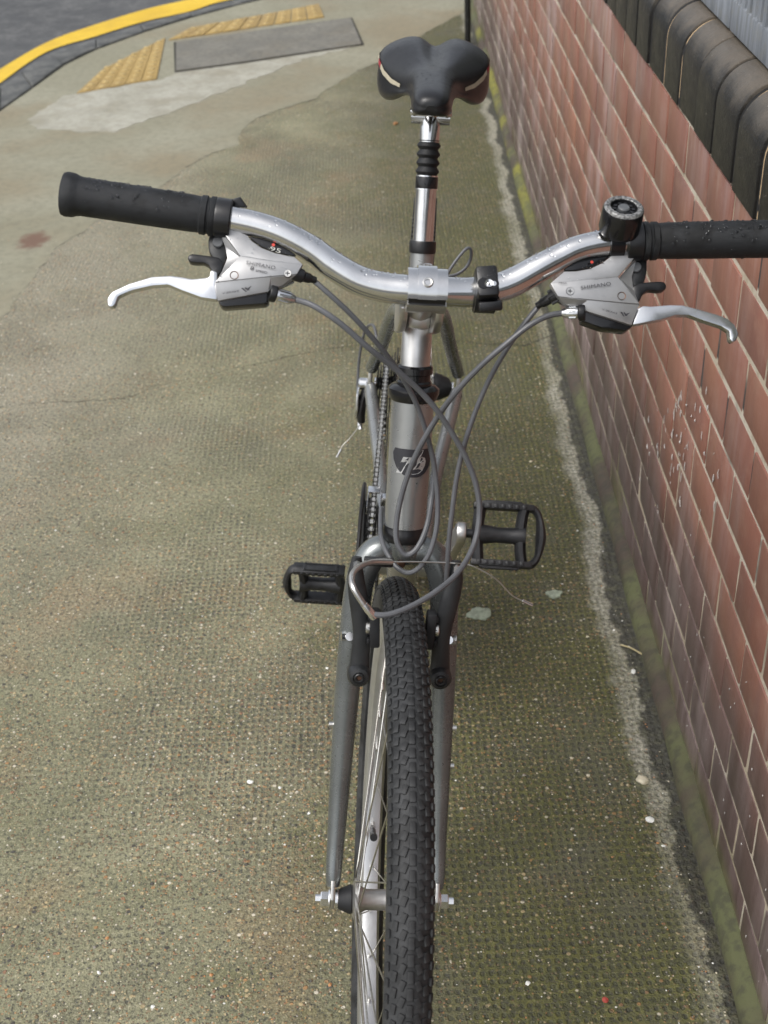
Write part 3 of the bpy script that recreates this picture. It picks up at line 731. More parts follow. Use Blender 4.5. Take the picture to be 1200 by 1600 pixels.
mb = MB(); mb.tube([seat(0), seat(.449)], .0162, 20); st_ = mb.build('seat_tube', MT['frame'], bike)
mb = MB(); mb.lathe([(.0145, .4480), (.0180, .4480), (.0187, .450), (.0187, .462), (.0178, .4645), (.0145, .4645)], (0, BBS, BBZ), (0, math.cos(HS), math.sin(HS)), 24)
mb.build('seat_clamp', MT['black'], st_)
for sx in (-1, 1):
    mb = MB(); mb.tube(smooth_path([(sx * .012, .800, .583), (sx * .022, .835, .590), (sx * .0325, .888, .571), (sx * .043, .94, .527), (sx * .0560, 1.01, .452), (sx * .0735, 1.082, .372)], 6), lerp_r([.0105, .0108, .011, .0112, .0112, .0105], 6), 14)
    mb.build('seat_stay', MT['fork'], bike)
    mb = MB(); mb.tube(smooth_path([(sx * .0735, 1.086, .338), (sx * .0722, 1.065, .337), (sx * .060, .97, .329), (sx * .045, .85, .317), (sx * .034, .74, .297), (sx * .030, .685, .275)], 5), lerp_r([.0065, .0112, .0112, .0105, .0098, .0095], 5), 14)
    mb.build('chain_stay', MT['frame'], bike)
    mb = MB(); x = sx * .0725
    mb.prism([(x, 1.076, .372), (x, 1.092, .374), (x, 1.118, .340), (x, 1.120, .322), (x, 1.112, .316), (x, 1.108, .3265), (x, 1.100, .330), (x, 1.092, .334), (x, 1.078, .330), (x, 1.070, .345)], (sx * .006, 0, 0), 0, .001)
    mb.build('dropout', MT['steel'], bike)
mb = MB(); mb.cyl((-.037, BBS, BBZ), (.037, BBS, BBZ), .021, 22, 0, None, .002); mb.build('bottom_bracket', MT['frame'], bike)

# ---- fork
mb = MB()
mb.lathe([(.0120, .338), (.0165, .342), (.0185, .350), (.0190, .3625), (.0120, .3625)], (0, 0, 0), (0, 0, 1), 24)
for sx in (-1, 1):
    pts = [(sx * .006, 0, .346), (sx * .0175, -.001, .3505), (sx * .0285, -.002, .3455), (sx * .0370, -.003, .330), (sx * .0418, -.003, .306), (sx * .0448, -.003, .26), (sx * .0472, -.003, .20), (sx * .0498, -.009, .115), (sx * .0516, -.021, .046), (sx * .0525, -.031, .012), (sx * .0527, -.0345, .001)]
    mb.tube(smooth_path(pts, 6), lerp_r([.013, .0140, .0142, .0142, .0138, .0132, .0125, .0108, .0090, .0080, .0066], 6), 18)
fork = mb.build('fork', MT['fork'], bike, SM_)
for sx in (-1, 1):
    mb = MB(); x = sx * .0507
    mb.prism([(x, -.027, .0084), (x, -.041, .0104), (x, -.0475, -.0076), (x, -.0455, -.0186), (x, -.0405, -.0216), (x, -.0385, -.0116), (x, -.034, -.0216), (x, -.029, -.0156)], (sx * .0042, 0, 0), 0, .0008)
    mb.build('dropout', MT['steel'], fork, ID)
    mb = MB(); mb.tube([(sx * .0480, -.004, .258), (sx * .0480, -.018, .2655)], .0042, 10); mb.tube([(sx * .0495, -.012, .2635), (sx * .0560, -.013, .2635)], .0046, 10)
    mb.build('brake_post', MT['chrome'], fork, ID)
    for (zz, yy_) in ((.165, -.004), (.125, -.008)):
        m2 = MB(); xx = sx * (.0485 + .0118); m2.cyl((xx - sx * .004, yy_, zz), (xx + sx * .0035, yy_, zz), .0028, 10)
        if sx == 1 or zz == .165: m2.build('mount_bolt', MT['steel'], fork, ID)
mb = MB(); mb.cyl((-.003, -.0125, .342), (-.003, -.0185, .340), .0042, 12, 0, None, .0008); mb.build('crown_bolt', MT['bolt_dark'], fork, ID)

# ---- front wheel
AX = Vector((0, -RAKE, -RAKE / math.tan(HA)))
fw = empty('front_wheel', bike, SM_ @ Matrix.Translation(AX))
def wheel_parts(root, detail):
    prof = [(.2655, -.0085), (.2645, 0), (.2655, .0085), (.2700, .0118), (.2870, .0125), (.2880, .0105), (.2820, .0085), (.2820, -.0085), (.2880, -.0105), (.2870, -.0125), (.2700, -.0118)]
    m2 = MB(); m2.lathe(prof, (0, 0, 0), (1, 0, 0), 160, 0, True); m2.build('rim', MT['rim'], root, ID)
    m2 = MB(); cr, rw = .3060, .0190
    P2 = []
    for q in range(19):
        t = R(-128 + 256 * q / 18); P2.append((cr + (rw + .0012) * math.cos(t), rw * math.sin(t)))
    m2.lathe(P2, (0, 0, 0), (1, 0, 0), 180, 0, True); ty = m2.build('tyre', MT['tyre'], root, ID)
    return ty
wheel_parts(fw, 1)
# tread blocks: three kinds of block, rows 12.4 mm apart
def block(sx_, sy_, sz_, bev):
    m2 = MB(); m2.box((0, 0, sz_ / 2 - .0006), (sx_, sy_, sz_), None, 0, bev); return m2
kinds = [block(.0052, .0092, .0023, .0007), block(.0050, .0078, .0023, .0007), block(.0046, .0066, .0026, .0007)]
kme = [kk.mesh('tread_block', MT['tyre'], True, 30) for kk in kinds]
rows = 166
def tread_mats(j):
    out = []
    th = 2 * math.pi * j / rows
    for (la, kd, sh, tw) in ((0, 0, 0, 0), (-19, 1, .5, 22), (19, 1, .5, -22), (-39, 1, 0, 10), (39, 1, .15, -10), (-60, 2, .5, 0), (60, 2, .6, 0)):
        t = th + sh * 2 * math.pi / rows; l = R(la)
        rad = .3060 + .0199 * math.cos(l); lat = .0188 * math.sin(l)
        er = Vector((0, -math.cos(t), math.sin(t))); et = Vector((0, math.sin(t), math.cos(t))); ex = Vector((1, 0, 0))
        nn = (er * math.cos(l) + ex * math.sin(l)).normalized(); bb = et.cross(nn) * -1
        c = er * rad + ex * lat
        B = Matrix((( bb.x, et.x, nn.x, 0), (bb.y, et.y, nn.y, 0), (bb.z, et.z, nn.z, 0), (0, 0, 0, 1)))
        out.append((kd, Matrix.Translation(c) @ B @ Matrix.Rotation(R(tw), 4, 'Z')))
    return out
rest = MB()
for j in range(rows):
    deg = 360 * j / rows
    if deg > 180: deg -= 360
    for kd, M in tread_mats(j):
        if -14 < deg < 76: share('tread_block', kme[kd], fw, M)
        else:
            kk = kinds[kd]; rest.add([M @ Vector(q) for q in kk.v], kk.f)
rest.build('hidden_tread', MT['tyre'], fw, ID, kind='stuff')
def hub_parts(root, half, fl, shell, nut, cone=True):
    m2 = MB(); m2.lathe([(.0001, -fl - .004), (.0125, -fl - .004), (.0145, -fl - .002), (.0205, -fl), (.0205, -fl + .003), (.0135, -fl + .0055), (shell, -fl + .012), (shell, fl - .012), (.0135, fl - .0055), (.0205, fl - .003), (.0205, fl), (.0145, fl + .002), (.0125, fl + .004), (.0001, fl + .004)], (0, 0, 0), (1, 0, 0), 28)
    m2.build('hub', MT['hub'], root, ID)
    for sx in (-1, 1):
        m2 = MB(); m2.lathe([(.0001, fl + .0035), (.0150, fl + .0035), (.0140, fl + .006), (.0100, half - .0045), (.0085, half - .0035), (.0001, half - .0035)], (0, 0, 0), (sx, 0, 0), 22); m2.build('hub_cone', MT['rubber'], root, ID)
        m2 = MB()
        m2.lathe([(.0001, half - .004), (.0092, half - .004), (.0098, half - .003), (.0098, half - .0006), (.0001, half - .0006)], (0, 0, 0), (sx, 0, 0), 20)
        m2.lathe([(.0001, half + .0042), (.0098, half + .0042), (.0105, half + .0050), (.0098, half + .0062), (.0001, half + .0062)], (0, 0, 0), (sx, 0, 0), 20)
        m2.lathe([(.0001, half + .006), (.0080, half + .006), (.0080, half + .0130), (.0070, half + .0140), (.0001, half + .0140)], (0, 0, 0), (sx, 0, 0), 6)
        m2.lathe([(.0001, half + .013), (.0045, half + .013), (.0045, nut), (.0001, nut)], (0, 0, 0), (sx, 0, 0), 12)
        m2.build('axle_nut', MT['chrome'], root, ID, ang=25)
hub_parts(fw, .0507, .0305, .0105, .0700)
m2 = MB(); m2.tube([(0, 0, 0), (0, 0, 1)], .0009, 6); spoke_me = m2.mesh('spoke', MT['steel'])
def spokes(root, fl, hr):
    for q in range(32):
        sx = -1 if q % 2 else 1
        th = 2 * math.pi * q / 32 + .05
        cross = 1 if (q // 2) % 2 else -1
        ha = th + cross * R(68)
        inn = .0015 if cross > 0 else -.0015
        a = Vector((sx * (fl - .0015 + inn), -math.cos(ha) * hr, math.sin(ha) * hr)); b = Vector((sx * .002, -math.cos(th) * .2655, math.sin(th) * .2655))
        d = b - a
        M = Matrix.Translation(a) @ d.to_track_quat('Z', 'Y').to_matrix().to_4x4() @ Matrix.Diagonal((1, 1, d.length, 1))
        share('spoke', spoke_me, root, M)
spokes(fw, .0305, .0178)
for q in range(32):     # nipples are joined
    pass
mb = MB()
for q in range(32):
    th = 2 * math.pi * q / 32 + .05; d = Vector((0, -math.cos(th), math.sin(th)))
    mb.cyl(d * .2655, d * .2540, .0019, 8)
mb.build('spoke_nipples', MT['steel'], fw, ID, kind='stuff')
mb = MB(); th = R(196); d = Vector((0, -math.cos(th), math.sin(th)))
mb.cyl(d * .266, d * .240, .0040, 10, 0, .0036); mb.cyl(d * .240, d * .232, .0046, 10)
mb.build('tyre_valve', MT['black'], fw, ID)

# ---- handlebar
bp = [(-.3035, -.0640, .6682), (-.28, -.0640, .6665), (-.24, -.0640, .6625), (-.20, -.0640, .6587), (-.1828, -.0640, .6570), (-.1657, -.0645, .6552), (-.1453, -.0660, .6522), (-.1238, -.0682, .6465), (-.0992, -.0703, .6353), (-.0799, -.0720, .6228), (-.0579, -.0739, .6116), (-.0361, -.0758, .6070), (-.0146, -.0777, .6062), (.0005, -.0785, .6062), (.018, -.0777, .6062), (.0399, -.0756, .6070), (.0669, -.0732, .6135), (.0933, -.0708, .6285), (.1090, -.0690, .6375), (.1249, -.0675, .6460), (.1428, -.0660, .6512), (.1605, -.0649, .6538), (.1815, -.0640, .6556), (.21, -.0640, .6578), (.25, -.0640, .6602), (.29, -.0640, .6627), (.3035, -.0640, .6640)]
br = [.0111] * 8 + [.0114, .0120, .0125, .0127, .0127, .0127, .0127, .0127, .0125, .0120, .0114] + [.0111] * 8
mb = MB(); mb.tube(smooth_path(bp, 4), lerp_r(br, 4), 22); bar = mb.build('handlebar', MT['alu'], bike, SM_)
Lg = [Vector((-.1790, -.064, .6568)), Vector((-.3054, -.064, .6690))]
Rg = [Vector((.1812, -.064, .6554)), Vector((.3060, -.064, .6640))]
for (a, b) in (Lg, Rg):
    L = (b - a).length; mb = MB()
    mb.lathe([(.0112, 0), (.0158, 0), (.0165, .001), (.0165, .0045), (.0150, .0055), (.0150, .0068), (.0163, .0078), (.0163, .012), (.0150, .0132), (.0154, .020), (.0157, .05), (.0158, .09), (.0160, L - .016), (.0166, L - .013), (.0180, L - .0095), (.0183, L - .004), (.0172, L - .0008), (.0150, L), (.0001, L)], a, b - a, 32)
    mb.build('grip', MT['grip'], bar, ID)
# stem
def arc(mb, c, r0, r1, a0, a1, x0, x1, seg=18, mi=0):
    o = len(mb.v)
    for j in range(seg + 1):
        t = R(a0 + (a1 - a0) * j / seg); dy, dz = -math.cos(t), math.sin(t)
        for (r_, x) in ((r0, x0), (r1, x0), (r1, x1), (r0, x1)): mb.v.append((x, c[1] + dy * r_, c[2] + dz * r_))
    for j in range(seg):
        for q in range(4): mb.face([o + j * 4 + q, o + (j + 1) * 4 + q, o + (j + 1) * 4 + (q + 1) % 4, o + j * 4 + (q + 1) % 4], mi)
    mb.face([o, o + 1, o + 2, o + 3], mi); e = o + seg * 4; mb.face([e + 3, e + 2, e + 1, e], mi)
CC = (0, -.0785, .6062)
mb = MB()
mb.lathe([(.0001, .505), (.0137, .505), (.0137, .566), (.0120, .569), (.0001, .569)], (0, 0, 0), (0, 0, 1), 28)
mb.box((0, -.0055, .575), (.0215, .030, .022), None, 0, .005)
mb.tube([(0, -.006, .582), (0, -.035, .592), (0, -.064, .602)], [.0135, .0145, .0150], 18)
arc(mb, CC, .0130, .0185, -34, -188, -.0170, .0160)
stem = mb.build('stem', MT['alu_satin'], bike, SM_)
mb = MB(); arc(mb, CC, .0130, .0192, -14, 178, -.0172, .0160, 26)
arc(mb, CC, .0180, .0214, -13, 125, -.0088, .0070, 24)
mb.build('bar_clamp', MT['alu'], stem, ID, ang=30)
m2 = MB(); arc(m2, CC, .0131, .0168, -36, -8, -.0160, .0150); m2.build('clamp_gap_shade', MT['black'], stem, ID)  # black filler painted in for the shade between the clamp halves
for sx, x in ((-1, -.0212), (1, .0172)):
    mb = MB(); mb.prism([(x, -.060, .596), (x, -.066, .590), (x, -.060, .577), (x, -.040, .565), (x, -.010, .559), (x, .008, .566), (x, .008, .584), (x, -.02, .598)], (-sx * .0075, 0, 0), 0, .0022)
    mb.build('stem_cheek', MT['alu_satin'], stem, ID)
def socket_bolt(par, c, d, r_, mt='alu_satin', nm='bolt'):
    m2 = MB(); c = Vector(c); d = Vector(d).normalized()
    m2.lathe([(.0001, -.002), (r_ * .55, -.0018), (r_ * .55, .0006), (r_ * .8, .0008), (r_, 0), (r_, -.004)], c, d, 18)
    m2.lathe([(.0001, -.0012), (r_ * .54, -.0012)], c, d, 6, 1)
    return m2.build(nm, [MT[mt], MT['bolt_dark']], par, ID)
socket_bolt(stem, (-.0010, -.0981, .6158), (0, -.88, .47), .0046)
socket_bolt(stem, (.0001, -.0690, .6262), (0, -.25, .97), .0048)
socket_bolt(stem, (-.0014, -.0225, .5820), (0, -.80, .60), .0056, 'bolt_dark')

# bell
bc = Vector((.1587, -.0655, .6535)); ba = Vector((0, -.50, .866)).normalized()
mb = MB(); mb.lathe([(.0112, -.006), (.0135, -.006), (.0135, .006), (.0112, .006)], (.1587, -.0650, .6535), Vector((1, 0, .08)), 20); 
mb.lathe([(.0001, .008), (.0120, .008), (.0165, .0115), (.0174, .0145), (.0174, .0310), (.0168, .0338), (.0152, .0350), (.0150, .0346)], bc, ba, 36)
bell = mb.build('bell', MT['black_gloss'], bar, ID)
m2 = MB(); m2.lathe([(.0169, .0332), (.0161, .0352), (.0150, .0360), (.0118, .0358), (.0112, .0350)], bc, ba, 44); m2.build('bell_ring', MT['worn_ring'], bar, ID)
m2 = MB(); m2.lathe([(.0113, .0352), (.0106, .0318), (.0001, .0318)], bc, ba, 32)
for q in range(10):
    t = q / 10 * 6.283; e1 = Vector((1, 0, 0)); e2 = ba.cross(e1)
    m2.cyl(bc + ba * .0315 + (e1 * math.cos(t) + e2 * math.sin(t)) * .0078, bc + ba * .0336 + (e1 * math.cos(t) + e2 * math.sin(t)) * .0078, .0016, 8)
m2.build('bell_dial', MT['black'], bar, ID)
m2 = MB(); m2.lathe([(.0050, .0318), (.0050, .0345), (.0042, .0354), (.0001, .0356)], bc, ba, 24); m2.build('bell_button', MT['grey_button'], bar, ID)

# lamp bracket clamped on the bar
rx_ = Matrix.Rotation(R(-7), 3, 'Y')
mb = MB(); arc(mb, (0, -.0752, .6080), .0131, .0185, -80, 260, .0405, .0580, 28)
mb.box((.0488, -.0880, .6150), (.0182, .022, .0270), rx_ @ Matrix.Rotation(R(-28), 3, 'X'), 0, .003)
mb.box((.0525, -.0905, .5985), (.0200, .016, .0085), rx_, 0, .002)
brk = mb.build('lamp_bracket', MT['black'], bar, ID)
nrm = Vector((0, -.88, .47)).normalized()
m2 = MB()
for dx in (-.0042, .0042):
    m2.lathe([(.0001, 0), (.0047, 0), (.0047, .0009), (.0001, .0011)], Vector((.0488 + dx, -.0990, .6172)), nrm, 16)
m2.build('bracket_slot', MT['black_gloss'], brk, ID)
m2 = MB(); m2.lathe([(.0001, .0030), (.0014, .0012), (.0034, .0022), (.0034, .0004)], (.0490, -.0992, .6170), nrm, 14); m2.lathe([(.0001, .0015), (.0022, .0012), (.0022, 0)], (.0533, -.0992, .6172), nrm, 10); m2.build('bracket_screw', MT['chrome'], brk, ID)

# ---- shifters and brake levers
PN = Vector((0, -math.cos(R(23)), math.sin(R(23))))
SH = {
 'topL': [(-.1773, -.071, .6519), (-.1731, -.0711, .6517), (-.1658, -.072, .6497), (-.1521, -.0742, .6443), (-.1479, -.0761, .64), (-.1397, -.0782, .6351), (-.1292, -.0795, .6318), (-.118, -.0804, .6299), (-.1124, -.0806, .6294), (-.105, -.083, .6236), (-.131, -.0826, .6247), (-.1568, -.0814, .6275)],
 'midL': [(-.1568, -.0814, .6275), (-.131, -.0826, .6247), (-.105, -.083, .6236), (-.1094, -.0865, .6155), (-.131, -.0877, .6127), (-.1765, -.0905, .606)],
 'botL': [(-.1766, -.0905, .6059), (-.131, -.0877, .6126), (-.1094, -.0865, .6154), (-.1217, -.089, .607), (-.1304, -.0899, .6049), (-.1326, -.0911, .602), (-.174, -.095, .5928)],
 'bevL': [(-.1779, -.0680, .6513), (-.1572, -.0790, .6267), (-.1771, -.0870, .6051), (-.1717, -.0795, .6139), (-.168, -.0748, .6252), (-.1701, -.0712, .6337)],
 'winL': [(-.1525, -.0669, .6437), (-.1483, -.0688, .6393), (-.14, -.0708, .6344), (-.1295, -.0722, .6311), (-.1182, -.0731, .6292), (-.1126, -.0733, .6287), (-.1092, -.0722, .6311), (-.1182, -.0679, .6413), (-.1345, -.0655, .6471)],
 'houseL': [(-.1748, -.0857, .5918), (-.1722, -.0877, .5871), (-.1689, -.0882, .5858), (-.1341, -.0864, .5902), (-.1318, -.0853, .5928), (-.133, -.0819, .6008), (-.122, -.0797, .6059), (-.1111, -.0773, .6114), (-.1302, -.0782, .6095), (-.1723, -.082, .6004)],
 'unitL': [(-.1788, -.059, .6496), (-.1839, -.0612, .6442), (-.1851, -.0641, .6375), (-.1841, -.0677, .629), (-.1812, -.0698, .624), (-.1778, -.0715, .6201), (-.1727, -.0735, .6153), (-.1698, -.0713, .6205), (-.1675, -.068, .6283), (-.169, -.0648, .6358)],
 'trigL': [(-.1974, -.073, .6267), (-.2005, -.0737, .625), (-.2009, -.0748, .6225), (-.1986, -.0758, .6201), (-.1928, -.0759, .6198), (-.1875, -.0758, .6201), (-.1832, -.0766, .6183), (-.1802, -.0787, .6134), (-.1768, -.0807, .6085), (-.1723, -.0785, .6138), (-.1705, -.0759, .6199), (-.175, -.0739, .6248), (-.1841, -.0734, .6258), (-.191, -.0732, .6262)],
 'levL': [(-.1755, -.0788, .6131), (-.1814, -.0782, .6146), (-.1816, -.0804, .6093), (-.1847, -.0809, .6081), (-.1963, -.0816, .6066), (-.2043, -.0811, .6077), (-.2138, -.0808, .6084), (-.2292, -.0815, .6068), (-.2481, -.0842, .6003), (-.2613, -.0871, .5935), (-.2647, -.0893, .5883), (-.2644, -.0916, .5828), (-.2616, -.0924, .581), (-.2581, -.0915, .5831), (-.2561, -.0887, .5899), (-.2458, -.0865, .5949), (-.2288, -.0846, .5995), (-.2155, -.0839, .601), (-.2037, -.0857, .5969), (-.1877, -.0877, .5922), (-.1743, -.0882, .5911)],
 'topR': [(.1824, -.0704, .6519), (.1713, -.071, .6505), (.1653, -.0725, .6469), (.1552, -.0739, .6437), (.1539, -.0743, .6426), (.1475, -.0766, .6372), (.1365, -.0789, .6319), (.1254, -.0799, .6295), (.1146, -.0802, .6287), (.1028, -.0847, .6183), (.1326, -.0828, .6227), (.1602, -.0813, .6261)],
 'midR': [(.1602, -.0813, .6261), (.1326, -.0828, .6227), (.1028, -.0847, .6183), (.1096, -.0889, .6082), (.1346, -.0894, .6071), (.1785, -.0901, .6055)],
 'botR': [(.1787, -.0901, .6053), (.1348, -.0894, .607), (.1098, -.0889, .6081), (.1175, -.0899, .6034), (.1303, -.09, .6031), (.1338, -.0916, .5995), (.1739, -.0957, .5897)],
 'bevR': [(.1843, -.0670, .6514), (.1618, -.0790, .6254), (.1803, -.0870, .6046), (.1754, -.0779, .6163), (.1741, -.0736, .6265), (.1773, -.0683, .6389)],
 'winR': [(.1555, -.067, .642), (.1491, -.0693, .6365), (.1381, -.0716, .6312), (.1269, -.0726, .6288), (.1159, -.0729, .628), (.1174, -.07, .635), (.131, -.0671, .6418), (.1502, -.0658, .6448)],
 'houseR': [(.1762, -.0863, .5888), (.1755, -.0876, .5857), (.1706, -.0889, .5826), (.1497, -.0884, .584), (.1325, -.0863, .5888), (.1325, -.0824, .598), (.1231, -.0809, .6016), (.1115, -.0787, .6067), (.1367, -.0795, .6048), (.1792, -.083, .5966)],
 'unitR': [(.1861, -.0581, .6502), (.1885, -.0615, .6421), (.1886, -.0666, .6302), (.1865, -.0699, .6223), (.1822, -.0722, .617), (.1778, -.0749, .6106), (.1744, -.0723, .6166), (.1732, -.068, .6268), (.1752, -.0636, .6373), (.1806, -.0595, .6469)],
 'trigR': [(.1838, -.0742, .6224), (.1948, -.0737, .6237), (.202, -.0734, .6242), (.2048, -.075, .6206), (.2032, -.0765, .6169), (.1977, -.077, .6159), (.1889, -.0768, .6163), (.1839, -.0782, .6129), (.181, -.0811, .6061), (.1757, -.0786, .612), (.174, -.076, .6181), (.1783, -.0749, .6209)],
 'levR': [(.1792, -.0833, .6009), (.1819, -.0828, .6021), (.1841, -.0824, .6032), (.1905, -.0824, .603), (.1978, -.0821, .6039), (.207, -.0816, .605), (.2181, -.0815, .6053), (.231, -.0825, .6028), (.2476, -.0841, .5992), (.2568, -.0853, .5964), (.2631, -.0873, .5915), (.2665, -.0902, .5847), (.2643, -.0927, .5788), (.261, -.0932, .5776), (.2588, -.0922, .5801), (.2582, -.0896, .5862), (.2521, -.0881, .5896), (.2366, -.0865, .5935), (.2237, -.0848, .5974), (.2126, -.085, .597), (.1996, -.0868, .5927), (.175, -.089, .5875)],
}
def print_text(par, body, size, o, x1, mt='ink', nm='lettering', sx=1.0, bold=0.0, lift=.0022, spacing=1.0, base=None):
    """lettering lying on the shifter face: baseline from point o towards point x1"""
    v, f = text_mesh(body, size, 0, 0, bold, spacing)
    o = Vector(o); ex = (Vector(x1) - o); ex = (ex - PN * ex.dot(PN)).normalized(); ey = PN.cross(ex)
    wd = max(q[0] for q in v) - min(q[0] for q in v); kx = ((Vector(x1) - o).length / wd) if sx is None else sx
    mn = min(q[0] for q in v)
    mb = MB(); mb.add([o + ex * ((q[0] - mn) * kx) + ey * q[1] + PN * lift for q in v], f)
    mb.build(nm, MT[mt], par, ID)
for sd_ in 'LR':
    SH['bot' + sd_] = [tuple(Vector(p) - PN * (.0045 if i_ > 2 else 0)) for i_, p in enumerate(SH['bot' + sd_])]
    SH['top' + sd_] = [tuple(Vector(p) - PN * (.0010 if i_ < 9 else 0)) for i_, p in enumerate(SH['top' + sd_])]
def wedge(mb, pts, depth, mi=0, bev=.0008, lift=0.0): mb.prism([Vector(p) + PN * lift for p in pts], -PN * depth, mi, bev)
for sd_ in 'LR':
    sx = -1 if sd_ == 'L' else 1
    mb = MB(); wedge(mb, SH['midL' if sd_ == 'L' else 'midR'], .008, 0, .0005, .0006)
    wedge(mb, SH['top' + sd_], .007, 0, .0006, 0)
    wedge(mb, SH['bot' + sd_], .008, 0, .0005, -.0004)
    sh = mb.build('shifter', MT['silver_plastic'], bike, SM_, ang=25)
    mb = MB(); wedge(mb, SH['bev' + sd_], .006, 0, .0004, -.001); mb.build('shifter_bevel', MT['silver_dark'], sh, ID, ang=25)
    mb = MB(); wedge(mb, SH['house' + sd_], .016, 0, .0022); mb.build('lever_housing', MT['black_gloss'], sh, ID)
    mb = MB(); wedge(mb, SH['unit' + sd_], .014, 0, .003); mb.build('thumb_button', MT['arm_black'], sh, ID)
    mb = MB(); wedge(mb, SH['trig' + sd_], .011, 0, .0030); mb.build('shift_trigger', MT['black'], sh, ID)
    mb = MB(); wedge(mb, SH['lev' + sd_], .0095, 0, .0026, .001); mb.build('brake_lever', MT['lever'], sh, ID, ang=30)
    mb = MB(); wedge(mb, SH['win' + sd_], .006, 0, .0012, .0012); mb.build('gear_window', MT['black_gloss'], sh, ID)
    cB = Vector((-.1766, -.0660, .6362)) if sx < 0 else Vector((.1781, -.0660, .6335))
    m2 = MB(); m2.lathe([(.0001, .0022), (.0040, .0022), (.0046, .0015), (.0046, -.003)], cB, PN, 22); m2.build('round_cap', MT['grey_button'], sh, ID)
    m2 = MB(); cl = Vector((-.1725, -.0643, .6562)) if sx < 0 else Vector((.1745, -.0643, .6548))
    m2.lathe([(.0112, -.0068), (.0158, -.0068), (.0164, -.005), (.0164, .0055), (.0155, .0066), (.0112, .0066)], cl, (1, 0, -.095 if sx < 0 else .07), 26)
    if sx < 0: m2.prism([(-.168, -.058, .6705), (-.160, -.058, .6735), (-.1535, -.058, .6650), (-.168, -.058, .6650)], (0, .012, 0), 0, .001)
    m2.build('clamp_band', MT['black'], sh, ID)
    # screws and holes
    scw, hol = ((-.1170, -.0860, .6155), (-.161, -.0878, .6119)) if sx < 0 else ((.1195, -.0868, .6127), (.1633, -.0876, .611))
    m2 = MB(); m2.lathe([(.0033, .0014), (.0036, .0005)], scw, PN, 18, 1); m2.lathe([(.0001, .0012), (.0030, .0013), (.0030, .0004)], scw, PN, 18)
    ex = Vector((1, 0, 0)); ey = PN.cross(ex)
    for a_, b_ in ((ex, ey), (ey, ex)):
        c = Vector(scw) + PN * .00155
        m2.add([c + a_ * .0018 + b_ * .00035, c - a_ * .0018 + b_ * .00035, c - a_ * .0018 - b_ * .00035, c + a_ * .0018 - b_ * .00035], [(0, 1, 2, 3)], 1)
    m2.build('cross_head_screw', [MT['steel'], MT['ink']], sh, ID)
    m2 = MB(); m2.lathe([(.0001, -.0022), (.0026, -.0020), (.0030, .0011), (.0036, .0013)], hol, PN, 18); m2.build('pivot_recess', MT['bolt_dark'], sh, ID)
    if sx < 0:
        print_text(sh, 'SHIMANO', .0046, (-.1516, -.0848, .6208), (-.1275, -.0866, .6178), sx=None, bold=0, spacing=1.08)
        print_text(sh, '8', .0046, (-.1482, -.0857, .6166), (-.142, -.0862, .6158), sx=1.5, bold=0)
        print_text(sh, 'SPEED', .0028, (-.1437, -.0861, .6154), (-.1340, -.0868, .6140), sx=None, bold=0)
        print_text(sh, 'V-BRAKE', .0024, (-.1700, -.0920, .5959), (-.1562, -.0910, .5985), sx=None, bold=0)
        vb = [(-.1541, -.0924, .6016), (-.1462, -.0929, .6005)]; print_text(sh, '95', .0052, (-.1330, -.0738, .6318), (-.1240, -.0746, .6298), 'digit', 'gear_number', None, 0, .0032)
        m2 = MB(); m2.lathe([(.0001, .0036), (.0014, .0036)], (-.1300, -.0722, .6360), PN, 10); m2.build('gear_marker', MT['red_mark'], sh, ID)
        e0, ed = Vector((-.1546, -.0908, .5998)), Vector((.0078, .0004, .0016))
    else:
        print_text(sh, 'SHIMANO', .0046, (.1287, -.0863, .6140), (.1540, -.0846, .6188), sx=None, bold=0, spacing=1.08)
        print_text(sh, 'V-BRAKE', .0024, (.1469, -.0908, .5983), (.1600, -.0920, .5955), sx=None, bold=0)
        print_text(sh, 'MEGA', .0022, (.1095, -.0850, .6180), (.1140, -.0850, .6180), sx=1.2)
        m2 = MB(); m2.lathe([(.0001, .0036), (.0013, .0036)], (.1380, -.0722, .6355), PN, 10); m2.build('gear_marker', MT['red_mark'], sh, ID)
        e0, ed = Vector((.1622, -.0922, .5962)), Vector((.0076, -.0003, -.0008))
    ey = PN.cross(ed.normalized()); L = ed.length
    m2 = MB()
    for pts in (((0, .0022), (.0018, .0022), (.0045, -.0014), (.0032, -.0014)), ((.0028, .0022), (.0042, .0022), (.0062, 0), (.0050, -.0010)), ((.0052, .0012), (L + .001, .0028), (L - .001, .0005), (.0062, -.0012))):
        m2.add([e0 + ed.normalized() * a + ey * b + PN * .0013 for a, b in pts], [(0, 1, 2, 3)])
    m2.build('brake_emblem', MT['ink'], sh, ID)
    # cable adjusters
    m2 = MB(); m3 = MB()
    if sx < 0:
        a, b = Vector((-.1300, -.0835, .5985)), Vector((-.1105, -.0795, .5937)); fa, fb = Vector((-.1105, -.0800, .6148)), Vector((-.0975, -.0765, .6110)); fc = Vector((-.0930, -.0752, .6079))
    else:
        a, b = Vector((.1330, -.0840, .5955)), Vector((.1160, -.0795, .5935)); fa, fb = Vector((.1110, -.0790, .6090)), Vector((.0985, -.0725, .5995)); fc = Vector((.0960, -.0712, .5955))
    d = (b - a).normalized(); L = (b - a).length
    m3.lathe([(.0001, -.002), (.0068, -.002), (.0074, -.001), (.0074, .0030), (.0066, .0040), (.0001, .0040)], a, d, 14)
    m3.build('lock_ring', MT['black'], sh, ID)
    m2.lathe([(.0001, .003), (.0045, .003), (.0052, .0052), (.0052, L - .005), (.0044, L - .003), (.0032, L), (.0001, L)], a, d, 12)
